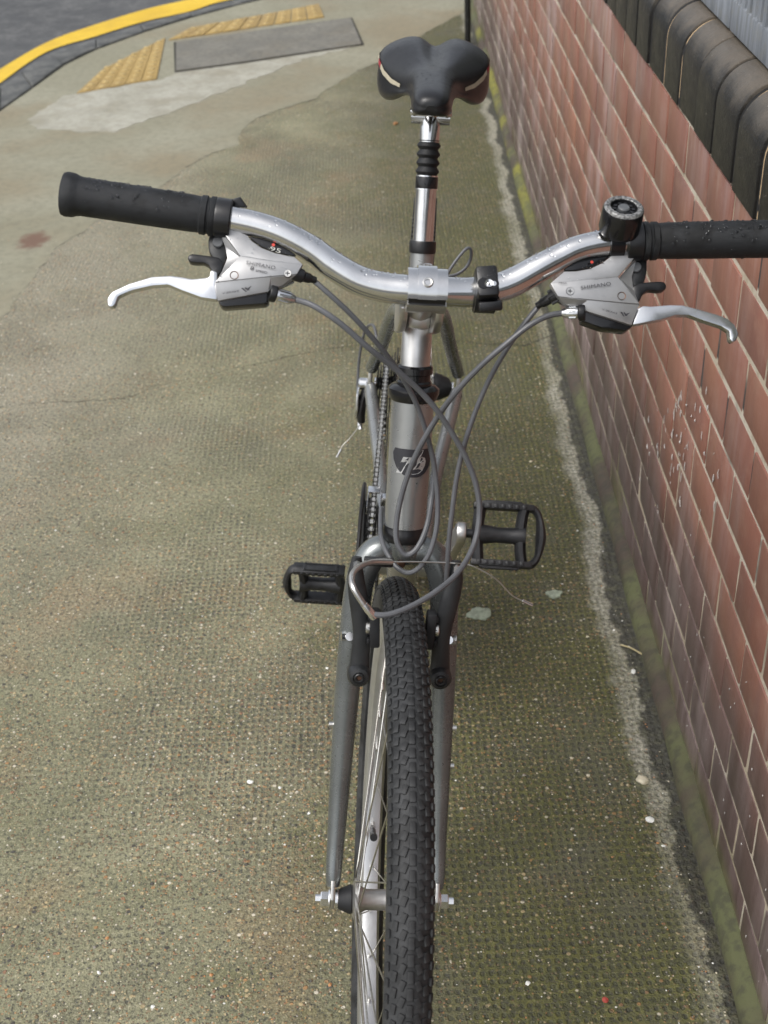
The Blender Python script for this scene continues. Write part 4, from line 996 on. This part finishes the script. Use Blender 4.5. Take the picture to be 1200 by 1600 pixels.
    for q in range(6):
        t = q / 6 * 6.283; e1 = d.orthogonal().normalized(); e2 = d.cross(e1); w_ = (e1 * math.cos(t) + e2 * math.sin(t)) * .0050
        m2.tube([a + d * .006 + w_, a + d * (L - .006) + w_], .0009, 6)
    m2.build('barrel_adjuster', MT['lever'], sh, ID)
    m2 = MB(); d = (fb - fa).normalized(); L = (fb - fa).length
    m2.lathe([(.0001, -.003), (.0055, -.003), (.0060, .001), (.0058, .006), (.0045, .0075), (.0042, L - .002), (.0034, L), (.0001, L)], fa, d, 16)
    m2.lathe([(.0032, L - .001), (.0030, L + .004), (.0001, L + .005)], fa, d, 12)
    if sx > 0:
        for q in range(5):
            t = q / 5 * 6.283; e1 = d.orthogonal().normalized(); e2 = d.cross(e1); w_ = (e1 * math.cos(t) + e2 * math.sin(t)) * .0055
            m2.tube([fa + d * .001 + w_, fa + d * .007 + w_], .0016, 6)
    m2.build('cable_ferrule', MT['black'], sh, ID)

# ---- cables (steering frame)
def cable(pts, r_, nm, mt, par=bike, mat=SM_):
    m2 = MB(); m2.tube(smooth_path(pts, 6), r_, 10); return m2.build(nm, MT[mt], par, mat)
cabA = [(-.1104, -.079, .5936), (-.0946, -.088, .5902), (-.0727, -.095, .5784), (-.0477, -.095, .5587), (-.0266, -.088, .5427), (-.0042, -.08, .5239), (.0141, -.075, .5051), (.0298, -.072, .484), (.0447, -.07, .461), (.055, -.07, .4379), (.06, -.072, .415), (.0587, -.078, .3928), (.0517, -.09, .3767), (.0408, -.105, .3653), (.0262, -.118, .3558), (.0093, -.128, .3471), (-.0073, -.135, .3403), (-.0221, -.138, .3362), (-.0347, -.137, .3359)]
cabB = [(-.0944, -.075, .6088), (-.0816, -.08, .5994), (-.0648, -.08, .5852), (-.0476, -.076, .5681), (-.0298, -.068, .5478), (-.0141, -.058, .5264), (-.0009, -.05, .5036), (.0096, -.045, .4784), (.0179, -.042, .4526), (.0232, -.04, .4282), (.0258, -.042, .4045), (.0251, -.046, .3841), (.0207, -.05, .3655), (.0131, -.052, .3522), (.003, -.052, .3449), (-.0074, -.045, .3463), (-.0158, -.036, .3542), (-.0225, -.02, .3644), (-.0235, 0, .3738), (-.022, .03, .3806)]
cabC = [(.0973, -.07, .5972), (.0862, -.072, .5822), (.0744, -.07, .562), (.063, -.066, .5372), (.0542, -.062, .5116), (.0473, -.06, .486), (.0424, -.058, .4619), (.0392, -.057, .4366), (.0376, -.057, .4095), (.0367, -.056, .3817), (.0372, -.052, .3556), (.0383, -.045, .3311), (.0407, -.026, .3063), (.0407, .01, .292)]
cabD = [(.1171, -.079, .5935), (.1035, -.08, .5902), (.0876, -.082, .5811), (.0698, -.082, .5649), (.0524, -.078, .5468), (.0355, -.07, .5243), (.0213, -.06, .4999), (.0094, -.052, .4742), (0, -.045, .4484), (-.0074, -.042, .4195), (-.0113, -.044, .3931), (-.0104, -.048, .374), (-.0027, -.05, .362), (.006, -.05, .3649), (.0132, -.046, .3762), (.018, -.04, .3912), (.0203, -.034, .408), (.0225, -.022, .4241), (.0235, -.004, .4351), (.0235, .03, .4391)]
cA = cable(cabA, .0026, 'front_brake_cable', 'cable'); cable(cabB, .0024, 'rear_gear_cable', 'cable'); cable(cabC, .0024, 'front_gear_cable', 'cable'); cable(cabD, .0026, 'rear_brake_cable', 'cable')
cable([(.02, -.030, .6137), (.024, -.03, .6217), (.0308, -.028, .6318), (.0372, -.026, .6386), (.0409, -.024, .6369), (.0414, -.02, .6288), (.038, -.02, .6213), (.031, -.02, .6154), (.0227, -.02, .6127)], .0014, 'wire_loop', 'cable')
# brake noodle
nd = [(-.0330, -.1365, .3345), (-.0375, -.137, .3395), (-.0435, -.137, .3473), (-.0506, -.135, .3579), (-.0528, -.125, .3629), (-.0504, -.11, .3646), (-.0426, -.09, .3638), (-.0311, -.072, .3611), (-.0147, -.06, .3575)]
nood = cable(nd, .0027, 'brake_noodle', 'alu_satin')
m2 = MB(); a, b = Vector((-.0325, -.1365, .3340)), Vector((-.0420, -.137, .3455)); m2.lathe([(.0001, -.002), (.0030, -.002), (.0036, 0), (.0036, .009), (.0031, .0135), (.0001, .0138)], a, b - a, 14); m2.build('noodle_end', MT['chrome'], nood, ID)
cable([(-.0147, -.06, .3575), (.01, -.056, .3572), (.0440, -.052, .3560)], .0009, 'brake_wire', 'wire')
# loose wire tail
tail = cable([(.0440, -.052, .3560), (.0540, -.050, .3545), (.0640, -.050, .3520), (.0837, -.05, .3411), (.0999, -.05, .3259), (.1120, -.05, .3200)], .0007, 'loose_wire', 'wire')
m2 = MB(); m2.cyl((.1100, -.05, .3210), (.1200, -.05, .3165), .0018, 10, 0, None, .0003); m2.build('wire_cap', MT['alu'], tail, ID)

# ---- V-brake arms
for sx in (-1, 1):
    mb = MB(); y = -.045
    pts = [(sx * .0385, y, .2395), (sx * .0378, y, .262), (sx * .0375, y, .280), (sx * .0400, y, .300), (sx * .0435, y, .320), (sx * .0462, y, .338), (sx * .0460, y, .356)]
    mb.tube(smooth_path(pts, 5), lerp_r([.0098, .0086, .0084, .0088, .0088, .0076, .0045], 5), 16, 0, True, (1.0, .55, (1, 0, 0)))
    mb.lathe([(.0001, -.004), (.0105, -.004), (.0112, 0), (.0112, .012), (.0090, .0165), (.0060, .0175), (.0058, .016), (.0001, .016)], (sx * .0385, y + .006, .2395), (0, -1, 0), 24)
    arm = mb.build('brake_arm', MT['arm_black'], bike, SM_)
    socket_bolt(arm, (sx * .0385, y - .0115, .2395), (0, -1, 0), .0046, 'black')
    m2 = MB(); m2.box((sx * .0262, -.046, .2870), (.0095, .016, .036), Matrix.Rotation(R(sx * 3), 3, 'Y'), 0, .002)
    for q in (-.012, 0, .012): m2.box((sx * .0315, -.046, .2870 + q), (.003, .013, .006), None, 0, .001)
    m2.build('brake_pad', MT['rubber'], arm, ID)
    m2 = MB(); m2.cyl((sx * .030, -.046, .287), (sx * .0345, -.046, .287), .0068, 16, 0, None, .001); m2.build('pad_washer', MT['steel'], arm, ID)
    m2 = MB(); m2.cyl((sx * .046, -.0545, .352), (sx * .046, -.0595, .352), .0038, 6); m2.build('cable_bolt', MT['chrome'], arm, ID)
mb = MB(); mb.box((-.0265, -.058, .3565), (.027, .006, .0085), Matrix.Rotation(R(2), 3, 'Y'), 0, .0015); mb.build('noodle_link', MT['black'], nood, ID)
mb = MB(); mb.cyl((-.0385, -.0612, .3570), (-.0385, -.0625, .3570), .0018, 10); mb.cyl((-.0245, -.0612, .3572), (-.0245, -.0625, .3572), .0014, 10); mb.build('link_rivet', MT['chrome'], nood, ID)

# ---- seat post and saddle
AXS = Vector((0, math.cos(HS), math.sin(HS))); B0 = Vector((0, BBS, BBZ))
mb = MB(); mb.lathe([(.0001, .44), (.0141, .44), (.0141, .534), (.0001, .534)], B0, AXS, 28); post = mb.build('seat_post', MT['alu'], bike)
mb = MB(); mb.lathe([(.0130, .5335), (.0150, .5335), (.0154, .535), (.0154, .549), (.0148, .5505), (.0130, .5505)], B0, AXS, 28); mb.build('post_collar', MT['black_gloss'], post)
mb = MB(); mb.lathe([(.0141, .5330), (.0156, .5332), (.0156, .5345), (.0141, .5347)], B0, AXS, 28); mb.lathe([(.0141, .5500), (.0152, .5502), (.0152, .5518), (.0141, .552)], B0, AXS, 28); mb.build('collar_ring', MT['chrome'], post)
pr = [(.012, .5515)]
for q in range(4): z = .552 + q * .0112; pr += [(.0128, z), (.0160, z + .0042), (.0160, z + .0056), (.0128, z + .0105)]
pr += [(.0148, .5975), (.012, .598)]
mb = MB(); mb.lathe(pr, B0, AXS, 28); mb.build('bellows', MT['rubber'], post)
mb = MB(); mb.lathe([(.0001, .595), (.0134, .595), (.0134, .628), (.0120, .632), (.0001, .632)], B0, AXS, 26)
mb.box(B0 + AXS * .632 + Vector((0, 0, .004)), (.056, .030, .008), None, 0, .002)
mb.tube([(-.026, .862, .866), (.026, .862, .866)], .010, 12)
mb.build('post_head', MT['alu'], post)
mb = MB(); mb.box(B0 + AXS * .632 + Vector((0, -.002, .016)), (.050, .036, .007), None, 0, .002); mb.build('rail_clamp', MT['black'], post)

stn = [  # s, half width, top, seam, lower edge, half width at lower edge
 (.7255, .0060, .9200, .9165, .9130, .0030), (.7275, .0125, .9255, .9175, .9090, .0080), (.733, .0180, .9300, .9185, .9055, .0130), (.745, .0222, .9330, .9190, .9030, .0170),
 (.765, .0242, .9342, .9190, .9020, .0190), (.80, .0258, .9345, .9175, .9005, .0205), (.835, .0290, .9345, .9120, .8975, .0235), (.860, .0345, .9345, .9030, .8930, .0290),
 (.880, .0430, .9347, .8950, .8865, .0370), (.905, .0560, .9358, .8940, .8745, .0480), (.93, .0680, .9375, .8990, .8655, .0560), (.952, .0755, .9390, .9075, .8618, .0590),
 (.975, .0770, .9395, .9120, .8625, .0580), (.995, .0720, .9378, .9130, .8685, .0550), (1.009, .0600, .9340, .9140, .8730, .0480), (1.017, .0420, .9260, .9100, .8860, .0340), (1.021, .0220, .9170, .9060, .8960, .0180)]
KS = .62
def saddle_pt(i, kk):
    s_, w_, zt, zs, zb, wb = stn[i]
    a = abs(kk); sg = 1 if kk > 0 else -1
    if a <= KS:
        t = a / KS * math.pi / 2
        x = w_ * math.sin(t); z = zt - (zt - zs) * (1 - math.cos(t)) ** 1.15
    else:
        t = (a - KS) / (1 - KS)
        x = w_ + (wb - w_) * t ** 3.2; z = zs + (zb - zs) * math.sin(t * math.pi / 2) ** .9 + .004 * math.sin(t * math.pi) * 0
        x += .0022 * math.sin(t * math.pi)
    ch = max(0, min(1, (s_ - .84) / .10)); z -= .0120 * ch * math.exp(-(x / .0150) ** 2)
    if s_ > .86: z += .0018 * ch * math.exp(-((x - .036) / .018) ** 2)
    return Vector((x * sg, s_, z))
NK = 48
P = [[saddle_pt(i, -1 + 2 * q / NK) for q in range(NK + 1)] for i in range(len(stn))]
cols = [smooth_path([P[i][q] for i in range(len(stn))], 4) for q in range(NK + 1)]
ns_ = len(cols[0]); mb = MB(); vv = []
for i in range(ns_):
    for q in range(NK + 1): vv.append(cols[q][i])
mb.add(vv, [(i * (NK + 1) + q, i * (NK + 1) + q + 1, (i + 1) * (NK + 1) + q + 1, (i + 1) * (NK + 1) + q) for i in range(ns_ - 1) for q in range(NK)])
o = len(mb.v)
for i in range(ns_):
    a, b = cols[0][i], cols[NK][i]; up = .022 * max(0, min(1, (a.y - .84) / .06)); mb.v += [tuple(a), tuple(a.lerp(b, .18) + Vector((0, 0, up))), tuple(a.lerp(b, .82) + Vector((0, 0, up))), tuple(b)]
for i in range(ns_ - 1):
    for q in range(3): mb.face([o + i * 4 + q, o + (i + 1) * 4 + q, o + (i + 1) * 4 + q + 1, o + i * 4 + q + 1])
mb.face([q for q in range(NK + 1)]); mb.face([(ns_ - 1) * (NK + 1) + q for q in reversed(range(NK + 1))])
sad = mb.build('saddle', MT['leather'], bike, ID, ang=50)
def strip(i0, i1, w0, w1, mt, nm):
    for sx in (-1, 1):
        m2 = MB(); vv = []; n = 20
        for j in range(n + 1):
            t = i0 + (i1 - i0) * j / n; ii = int(t); fr = t - ii; kw = w0 + (w1 - w0) * j / n
            for e in (-1, 0, 1):
                kk = sx * (KS - .035 + e * kw)
                a = saddle_pt(min(ii, len(stn) - 1), kk).lerp(saddle_pt(min(ii + 1, len(stn) - 1), kk), fr)
                vv.append(a + (a - Vector((0, a.y, .88))).normalized() * .0013)
        m2.add(vv, [(j * 3 + q, j * 3 + q + 1, (j + 1) * 3 + q + 1, (j + 1) * 3 + q) for j in range(n) for q in range(2)])
        m2.build(nm, MT[mt], sad, ID)
strip(8.0, 10.6, .020, .034, 'cream', 'cream_trim')
strip(10.65, 11.3, .034, .034, 'red', 'red_trim')
strip(11.35, 14.2, .032, .012, 'cream', 'cream_trim')
for sx in (-1, 1):
    m2 = MB(); m2.tube(smooth_path([(sx * .008, .752, .905), (sx * .016, .80, .892), (sx * .022, .84, .876), (sx * .022, .885, .876), (sx * .030, .94, .890), (sx * .034, .98, .896)], 5), .0035, 10); m2.build('saddle_rail', MT['black_gloss'], sad, ID)

# ---- cranks, pedals, chainset
CA = R(129.2)
for sx in (-1, 1):
    sg = 1 if sx > 0 else -1
    cx, cz = math.cos(CA) * sg, math.sin(CA) * sg
    c0 = Vector((sx * .050, BBS, BBZ)); c1 = Vector((sx * .0755, BBS + .17 * cx, BBZ + .17 * cz))
    mb = MB(); dirv = Vector((0, cx, cz)); perp = Vector((0, -cz, cx))
    pts = []
    for q in range(9):
        t = R(-100 + 200 * q / 8); pts.append(c1 + dirv * (.0150 * math.cos(t)) + perp * (.0150 * math.sin(t)))
    for q in range(9):
        t = R(80 + 200 * q / 8); pts.append(c0 + Vector((sx * .0255 * 0, 0, 0)) + dirv * (.0180 * math.cos(t)) + perp * (.0180 * math.sin(t)))
    pts = [Vector((sx * (.0520 + .0170 * max(0, min(1, (p - c0).dot(dirv) / .17))), p.y, p.z)) for p in pts]
    mb.prism(pts, (sx * .0135, 0, 0), 0, .0030)
    mb.cyl(c0 - Vector((sx * .006, 0, 0)), c0 + Vector((sx * .010, 0, 0)), .0155, 20, 0, None, .002)
    mb.build('crank_arm', MT['alu_satin'], bike, ID)
    # pedal: l = along the platform, n = platform normal
    el = R(42) if sx > 0 else R(-12)
    nv = Vector((0, -math.cos(el), math.sin(el))); lv = Vector((0, math.sin(el), math.cos(el))); xv = Vector((sx, 0, 0))
    B = Matrix(((xv.x, lv.x, nv.x), (xv.y, lv.y, nv.y), (xv.z, lv.z, nv.z)))
    pc = c1 + Vector((sx * .012, 0, 0))
    def L_(a, b, c): return pc + xv * a + lv * b + nv * c
    pm = MB(); H = .0385 if sx > 0 else .034; T = .0075
    pm.tube([L_(.010, 0, 0), L_(.020, 0, 0), L_(.036, 0, 0), L_(.058, 0, 0), L_(.066, 0, 0), L_(.074, 0, 0)], [.0140, .0132, .0108, .0112, .0138, .0140], 16)
    pm.tube(smooth_path([L_(.013, -H, 0), L_(.011, -H * .5, 0), L_(.010, 0, 0), L_(.011, H * .5, 0), L_(.013, H, 0)], 4), .0095, 10, 0, True, (.85, 1.2, tuple(xv)))
    pm.tube(smooth_path([L_(.072, -H, 0), L_(.069, -H * .55, 0), L_(.068, 0, 0), L_(.069, H * .55, 0), L_(.072, H, 0)], 4), .0092, 10, 0, True, (.85, 1.2, tuple(xv)))
    pm.tube(smooth_path([L_(.070, -H, 0), L_(.084, -H + .001, 0), L_(.0925, -H * .66, 0), L_(.0955, 0, 0), L_(.0925, H * .66, 0), L_(.084, H - .001, 0), L_(.070, H, 0)], 4), lerp_r([.0072, .0072, .0060, .0095, .0060, .0072, .0072], 4), 10, 0, True, (.8, 1.35, tuple(lv)))
    for bs_ in (-1, 1):
        pm.box(L_(.044, bs_ * H, 0), (.082, .0085, .0210), B, 0, .0018)
        pm.box(L_(.042, bs_ * (H + .0045), 0), (.056, .0040, .0150), B, 0, .0012)
        for q in range(7):
            for c_ in (-1, 1): pm.box(L_(.014 + q * .0095, bs_ * (H - .0004), c_ * .0106), (.0052, .0056, .0030), B, 0, .0009)
        pm.box(L_(.042, bs_ * (H + .0068), .0062), (.050, .0012, .0022), B, 0); pm.box(L_(.042, bs_ * (H + .0068), -.0062), (.050, .0012, .0022), B, 0)
        for e_ in (.018, .066): pm.box(L_(e_, bs_ * (H + .0068), 0), (.0022, .0012, .0146), B, 0)
    ped = pm.build('pedal', MT['pedal'], bike, ID)
    m2 = MB(); m2.cyl(c1 + Vector((sx * .004, 0, 0)), c1 + Vector((sx * .024, 0, 0)), .0062, 14); m2.build('pedal_spindle', MT['black'], ped, ID)
mb = MB(); mb.lathe([(.086, -.066), (.112, -.066), (.1145, -.0645), (.1145, -.0625), (.112, -.061), (.086, -.061)], (0, BBS, BBZ), (1, 0, 0), 72, 0, True)
for q in range(5):
    t = q / 5 * 6.283; d = Vector((0, math.cos(t), math.sin(t))); mb.tube([Vector((-.060, BBS, BBZ)) + d * .018, Vector((-.0605, BBS, BBZ)) + d * .088], .006, 8)
chs = mb.build('chain_guard', MT['black'], bike, ID)
def toothed(x, r_, th_, nt_, mt, par, nm):
    m2 = MB(); pts = []
    for q in range(nt_ * 2):
        t = q / (nt_ * 2) * 6.28318; rr = r_ + (.0035 if q % 2 else -.0025); pts.append((x, rr * math.cos(t), rr * math.sin(t)))
    o_ = len(m2.v); n_ = len(pts); ri = r_ * .62
    for dx in (0, th_):
        for p_ in pts: m2.v.append((p_[0] + dx, p_[1], p_[2]))
        for p_ in pts:
            L = math.hypot(p_[1], p_[2]); m2.v.append((p_[0] + dx, p_[1] / L * ri, p_[2] / L * ri))
    for q in range(n_):
        a, b = q, (q + 1) % n_
        m2.face([o_ + a, o_ + b, o_ + n_ + b, o_ + n_ + a]); m2.face([o_ + 2 * n_ + b, o_ + 2 * n_ + a, o_ + 3 * n_ + a, o_ + 3 * n_ + b]); m2.face([o_ + b, o_ + a, o_ + 2 * n_ + a, o_ + 2 * n_ + b])
    return m2.build(nm, MT[mt], par, Matrix.Translation((0, BBS, BBZ)) if par is chs else ID, smooth=False)
toothed(-.055, .088, .003, 42, 'sprocket', chs, 'chainring'); toothed(-.0465, .076, .003, 36, 'sprocket', chs, 'chainring'); toothed(-.038, .058, .003, 26, 'sprocket', chs, 'chainring')

# ---- rear wheel, cassette, derailleurs, chain
rw = empty('rear_wheel', bike, Matrix.Translation((0, WBASE, WR)))
wheel_parts(rw, 0)
hub_parts(rw, .0690, .0330, .0150, .0840)
mb = MB()
for q in range(32):
    sx = -1 if q % 2 else 1; th = 2 * math.pi * q / 32; ha = th + (1 if (q // 2) % 2 else -1) * R(68)
    mb.tube([(sx * .032, -math.cos(ha) * .019, math.sin(ha) * .019), (sx * .002, -math.cos(th) * .266, math.sin(th) * .266)], .001, 5)
mb.build('spokes', MT['chrome'], rw, ID, kind='stuff')
mb = MB()
for j in range(0, rows):
    for kd, M in tread_mats(j): mb.add([M @ Vector(q) for q in kinds[kd].v], kinds[kd].f)
mb.build('rear_tread', MT['tyre'], rw, ID, kind='stuff')
mb = MB(); mb.lathe([(.0001, .034), (.024, .034), (.0245, .036), (.0225, .045), (.0165, .059), (.012, .0625), (.0001, .0625)], (0, 0, 0), (1, 0, 0), 26); mb.build('hub_seal', MT['rubber'], rw, ID)
for q, (r_, n_) in enumerate(((.060, 30), (.052, 26), (.046, 23), (.042, 21), (.038, 19), (.034, 17), (.030, 15), (.026, 13))): toothed(-.032 - q * .0046, r_, .002, n_, 'sprocket', rw, 'sprocket')
# chain
cxp = -.0478; top_r, bot_r = .046, .088
path = []
c1v, c2v = Vector((WBASE, WR)), Vector((BBS, BBZ))
def circ(c, r_, a): return Vector((c.x + r_ * math.cos(a), c.y + r_ * math.sin(a)))
for a in range(20, 96, 6): path.append(circ(c1v, top_r, R(a)))
for a in range(98, 262, 4): path.append(circ(c2v, bot_r, R(a)))
path += [Vector((.86, .182)), Vector((1.03, .170))]
for a in range(-100, 60, 12): path.append(circ(Vector((1.075, .195)), .026, R(a)))
for a in range(235, 120, -12): path.append(circ(Vector((1.115, .255)), .024, R(a)))
cum = [0]
loop = path + [path[0]]
for a, b in zip(loop, loop[1:]): cum.append(cum[-1] + (b - a).length)
pitch = .0127; n_ = int(cum[-1] / pitch); mb = MB()
def at(d):
    for i_ in range(len(cum) - 1):
        if cum[i_ + 1] >= d:
            f_ = (d - cum[i_]) / max(1e-9, cum[i_ + 1] - cum[i_]); return loop[i_].lerp(loop[i_ + 1], f_)
    return loop[-1]
for q in range(n_):
    a = at(q * pitch); b = at(min((q + 1) * pitch, cum[-1])); mid_ = (a + b) / 2; ang_ = math.atan2(b.y - a.y, b.x - a.x)
    Rm = Matrix.Rotation(ang_, 3, 'X'); wx = .0032 if q % 2 else .0024
    for sx in (-1, 1): mb.box((cxp + sx * wx, mid_.x, mid_.y), (.0009, .0158, .0075), Rm, 0)
    mb.cyl((cxp - .0042, a.x, a.y), (cxp + .0042, a.x, a.y), .0026, 8, 1)
    mb.cyl((cxp - .0023, a.x, a.y), (cxp + .0023, a.x, a.y), .0040, 8, 1)
mb.build('chain', [MT['chain_dark'], MT['steel']], bike, ID)
mb = MB()
mb.tube(smooth_path([(-.080, 1.108, .322), (-.086, 1.104, .305), (-.090, 1.094, .285), (-.088, 1.09, .262)], 4), lerp_r([.009, .012, .013, .010], 4), 12, 0, True, (.7, 1.2, (1, 0, 0)))
rd = mb.build('rear_derailleur', MT['black'], bike, ID)
mb = MB(); mb.cyl((-.078, 1.110, .326), (-.096, 1.110, .326), .0105, 18, 0, None, .002); mb.prism([(-.094, 1.082, .320), (-.094, 1.108, .322), (-.097, 1.104, .290), (-.096, 1.086, .268), (-.094, 1.076, .290)], (-.004, 0, 0), 0, .001); mb.build('derailleur_plate', MT['lever'], rd, ID)
mb = MB()
for dx in (-.0555, -.0425): mb.prism([(dx, 1.100, .268), (dx, 1.128, .262), (dx, 1.092, .180), (dx, 1.062, .190)], (.002, 0, 0), 0, .0006)
mb.cyl((-.053, 1.115, .255), (-.044, 1.115, .255), .020, 14); mb.cyl((-.053, 1.075, .195), (-.044, 1.075, .195), .020, 14)
mb.build('derailleur_cage', MT['black'], rd, ID)
hs_ = cable([(-.062, 1.03, .430), (-.072, 1.075, .452), (-.088, 1.12, .425), (-.097, 1.128, .370), (-.098, 1.120, .315), (-.094, 1.105, .268), (-.090, 1.094, .252)], .0024, 'gear_housing', 'cable', bike, ID)
m2 = MB(); m2.cyl((-.092, 1.098, .258), (-.089, 1.088, .246), .0042, 10, 0, None, .0006); m2.build('housing_cap', MT['lever'], hs_, ID)
t2 = cable([(-.090, 1.09, .255), (-.105, 1.07, .240), (-.118, 1.06, .228), (-.124, 1.055, .215)], .0007, 'loose_wire', 'wire', bike, ID)
m2 = MB(); m2.cyl((-.120, 1.058, .222), (-.127, 1.053, .208), .0018, 8); m2.build('wire_cap', MT['alu'], t2, ID)
mb = MB()
for dx in (-.057, -.0385): mb.prism([(dx, .655, .372), (dx, .71, .366), (dx, .735, .345), (dx, .725, .333), (dx, .69, .350), (dx, .655, .358)], (.0016, 0, 0), 0, .0005)
mb.box((-.048, .708, .3665), (.018, .016, .003), None, 0, .0006)
mb.box((-.030, .705, .352), (.016, .014, .016), None, 0, .002)
mb.build('front_derailleur', MT['lever'], bike, ID)

# ---- rain drops standing on the bar and grips
def drops(par, pts, nm='rain_drops'):
    m2 = MB()
    for (c, n_, r_) in pts:
        n_ = Vector(n_).normalized(); m2.lathe([(r_, -r_ * .15), (r_ * .93, r_ * .22), (r_ * .62, r_ * .5), (r_ * .25, r_ * .62), (.00001, r_ * .64)], c, n_, 8)
    m2.build(nm, MT['water'], par, ID, ang=80, kind='stuff')
SP = smooth_path(bp, 4); pts = []
SR = lerp_r(br, 4)
for q in range(210):
    i_ = random.randrange(20, len(SP) - 20)
    if abs(SP[i_].x) < .019 or abs(SP[i_].x) > .165: continue
    a = R(random.gauss(72, 26)); d = Vector((0, -math.cos(a), math.sin(a))); t_ = (SP[i_ + 1] - SP[i_ - 1]).normalized(); d = (d - t_ * d.dot(t_)).normalized()
    pts.append((SP[i_] + (SP[i_ + 1] - SP[i_]) * random.random() + d * SR[i_], d, random.choice((.0005, .0007, .0009, .0012))))
drops(bar, pts)
pts = []
for (a, b) in (Lg, Rg):
    t_ = (b - a).normalized()
    for q in range(110):
        aa = R(random.gauss(60, 32)); d = Vector((0, -math.cos(aa), math.sin(aa))); d = (d - t_ * d.dot(t_)).normalized()
        u_ = random.uniform(.022, .108); pts.append((a + t_ * u_ + d * (.0154 + .0005 * u_ / .1), d, random.choice((.0006, .0009, .0013, .0017))))
drops(bar, pts)
pts = []
for sd_ in 'LR':
    for q in range(55):
        A = SH[('top' if q % 3 else 'mid') + sd_]; a, b, c = (Vector(random.choice(A)) for _ in range(3))
        u1, u2 = random.random(), random.random(); p_ = a.lerp(b, u1).lerp(c, u2 * .6)
        pts.append((p_ + PN * .0004, PN, random.choice((.0005, .0006, .0008))))
drops(bar, pts)

pts = []
for q in range(90):
    i_ = random.randrange(4, 14); kk = random.uniform(-.5, .5); a = saddle_pt(i_, kk); b_ = saddle_pt(i_, kk + .02); d = (a - Vector((0, a.y, .86))).normalized()
    pts.append((a.lerp(saddle_pt(i_ + 1, kk), random.random()), d, random.choice((.0006, .0009, .0012))))
drops(sad, pts)
pts = []
bn = (rx_ @ Matrix.Rotation(R(-28), 3, 'X')) @ Vector((0, -1, 0)); bx_ = rx_ @ Vector((1, 0, 0)); bz_ = (rx_ @ Matrix.Rotation(R(-28), 3, 'X')) @ Vector((0, 0, 1))
for q in range(26):
    pts.append((Vector((.0488, -.0880, .6150)) + bn * .0110 + bx_ * random.uniform(-.0075, .0075) + bz_ * random.uniform(.0, .0115), bn, random.choice((.0005, .0007, .0009))))
drops(brk, pts)
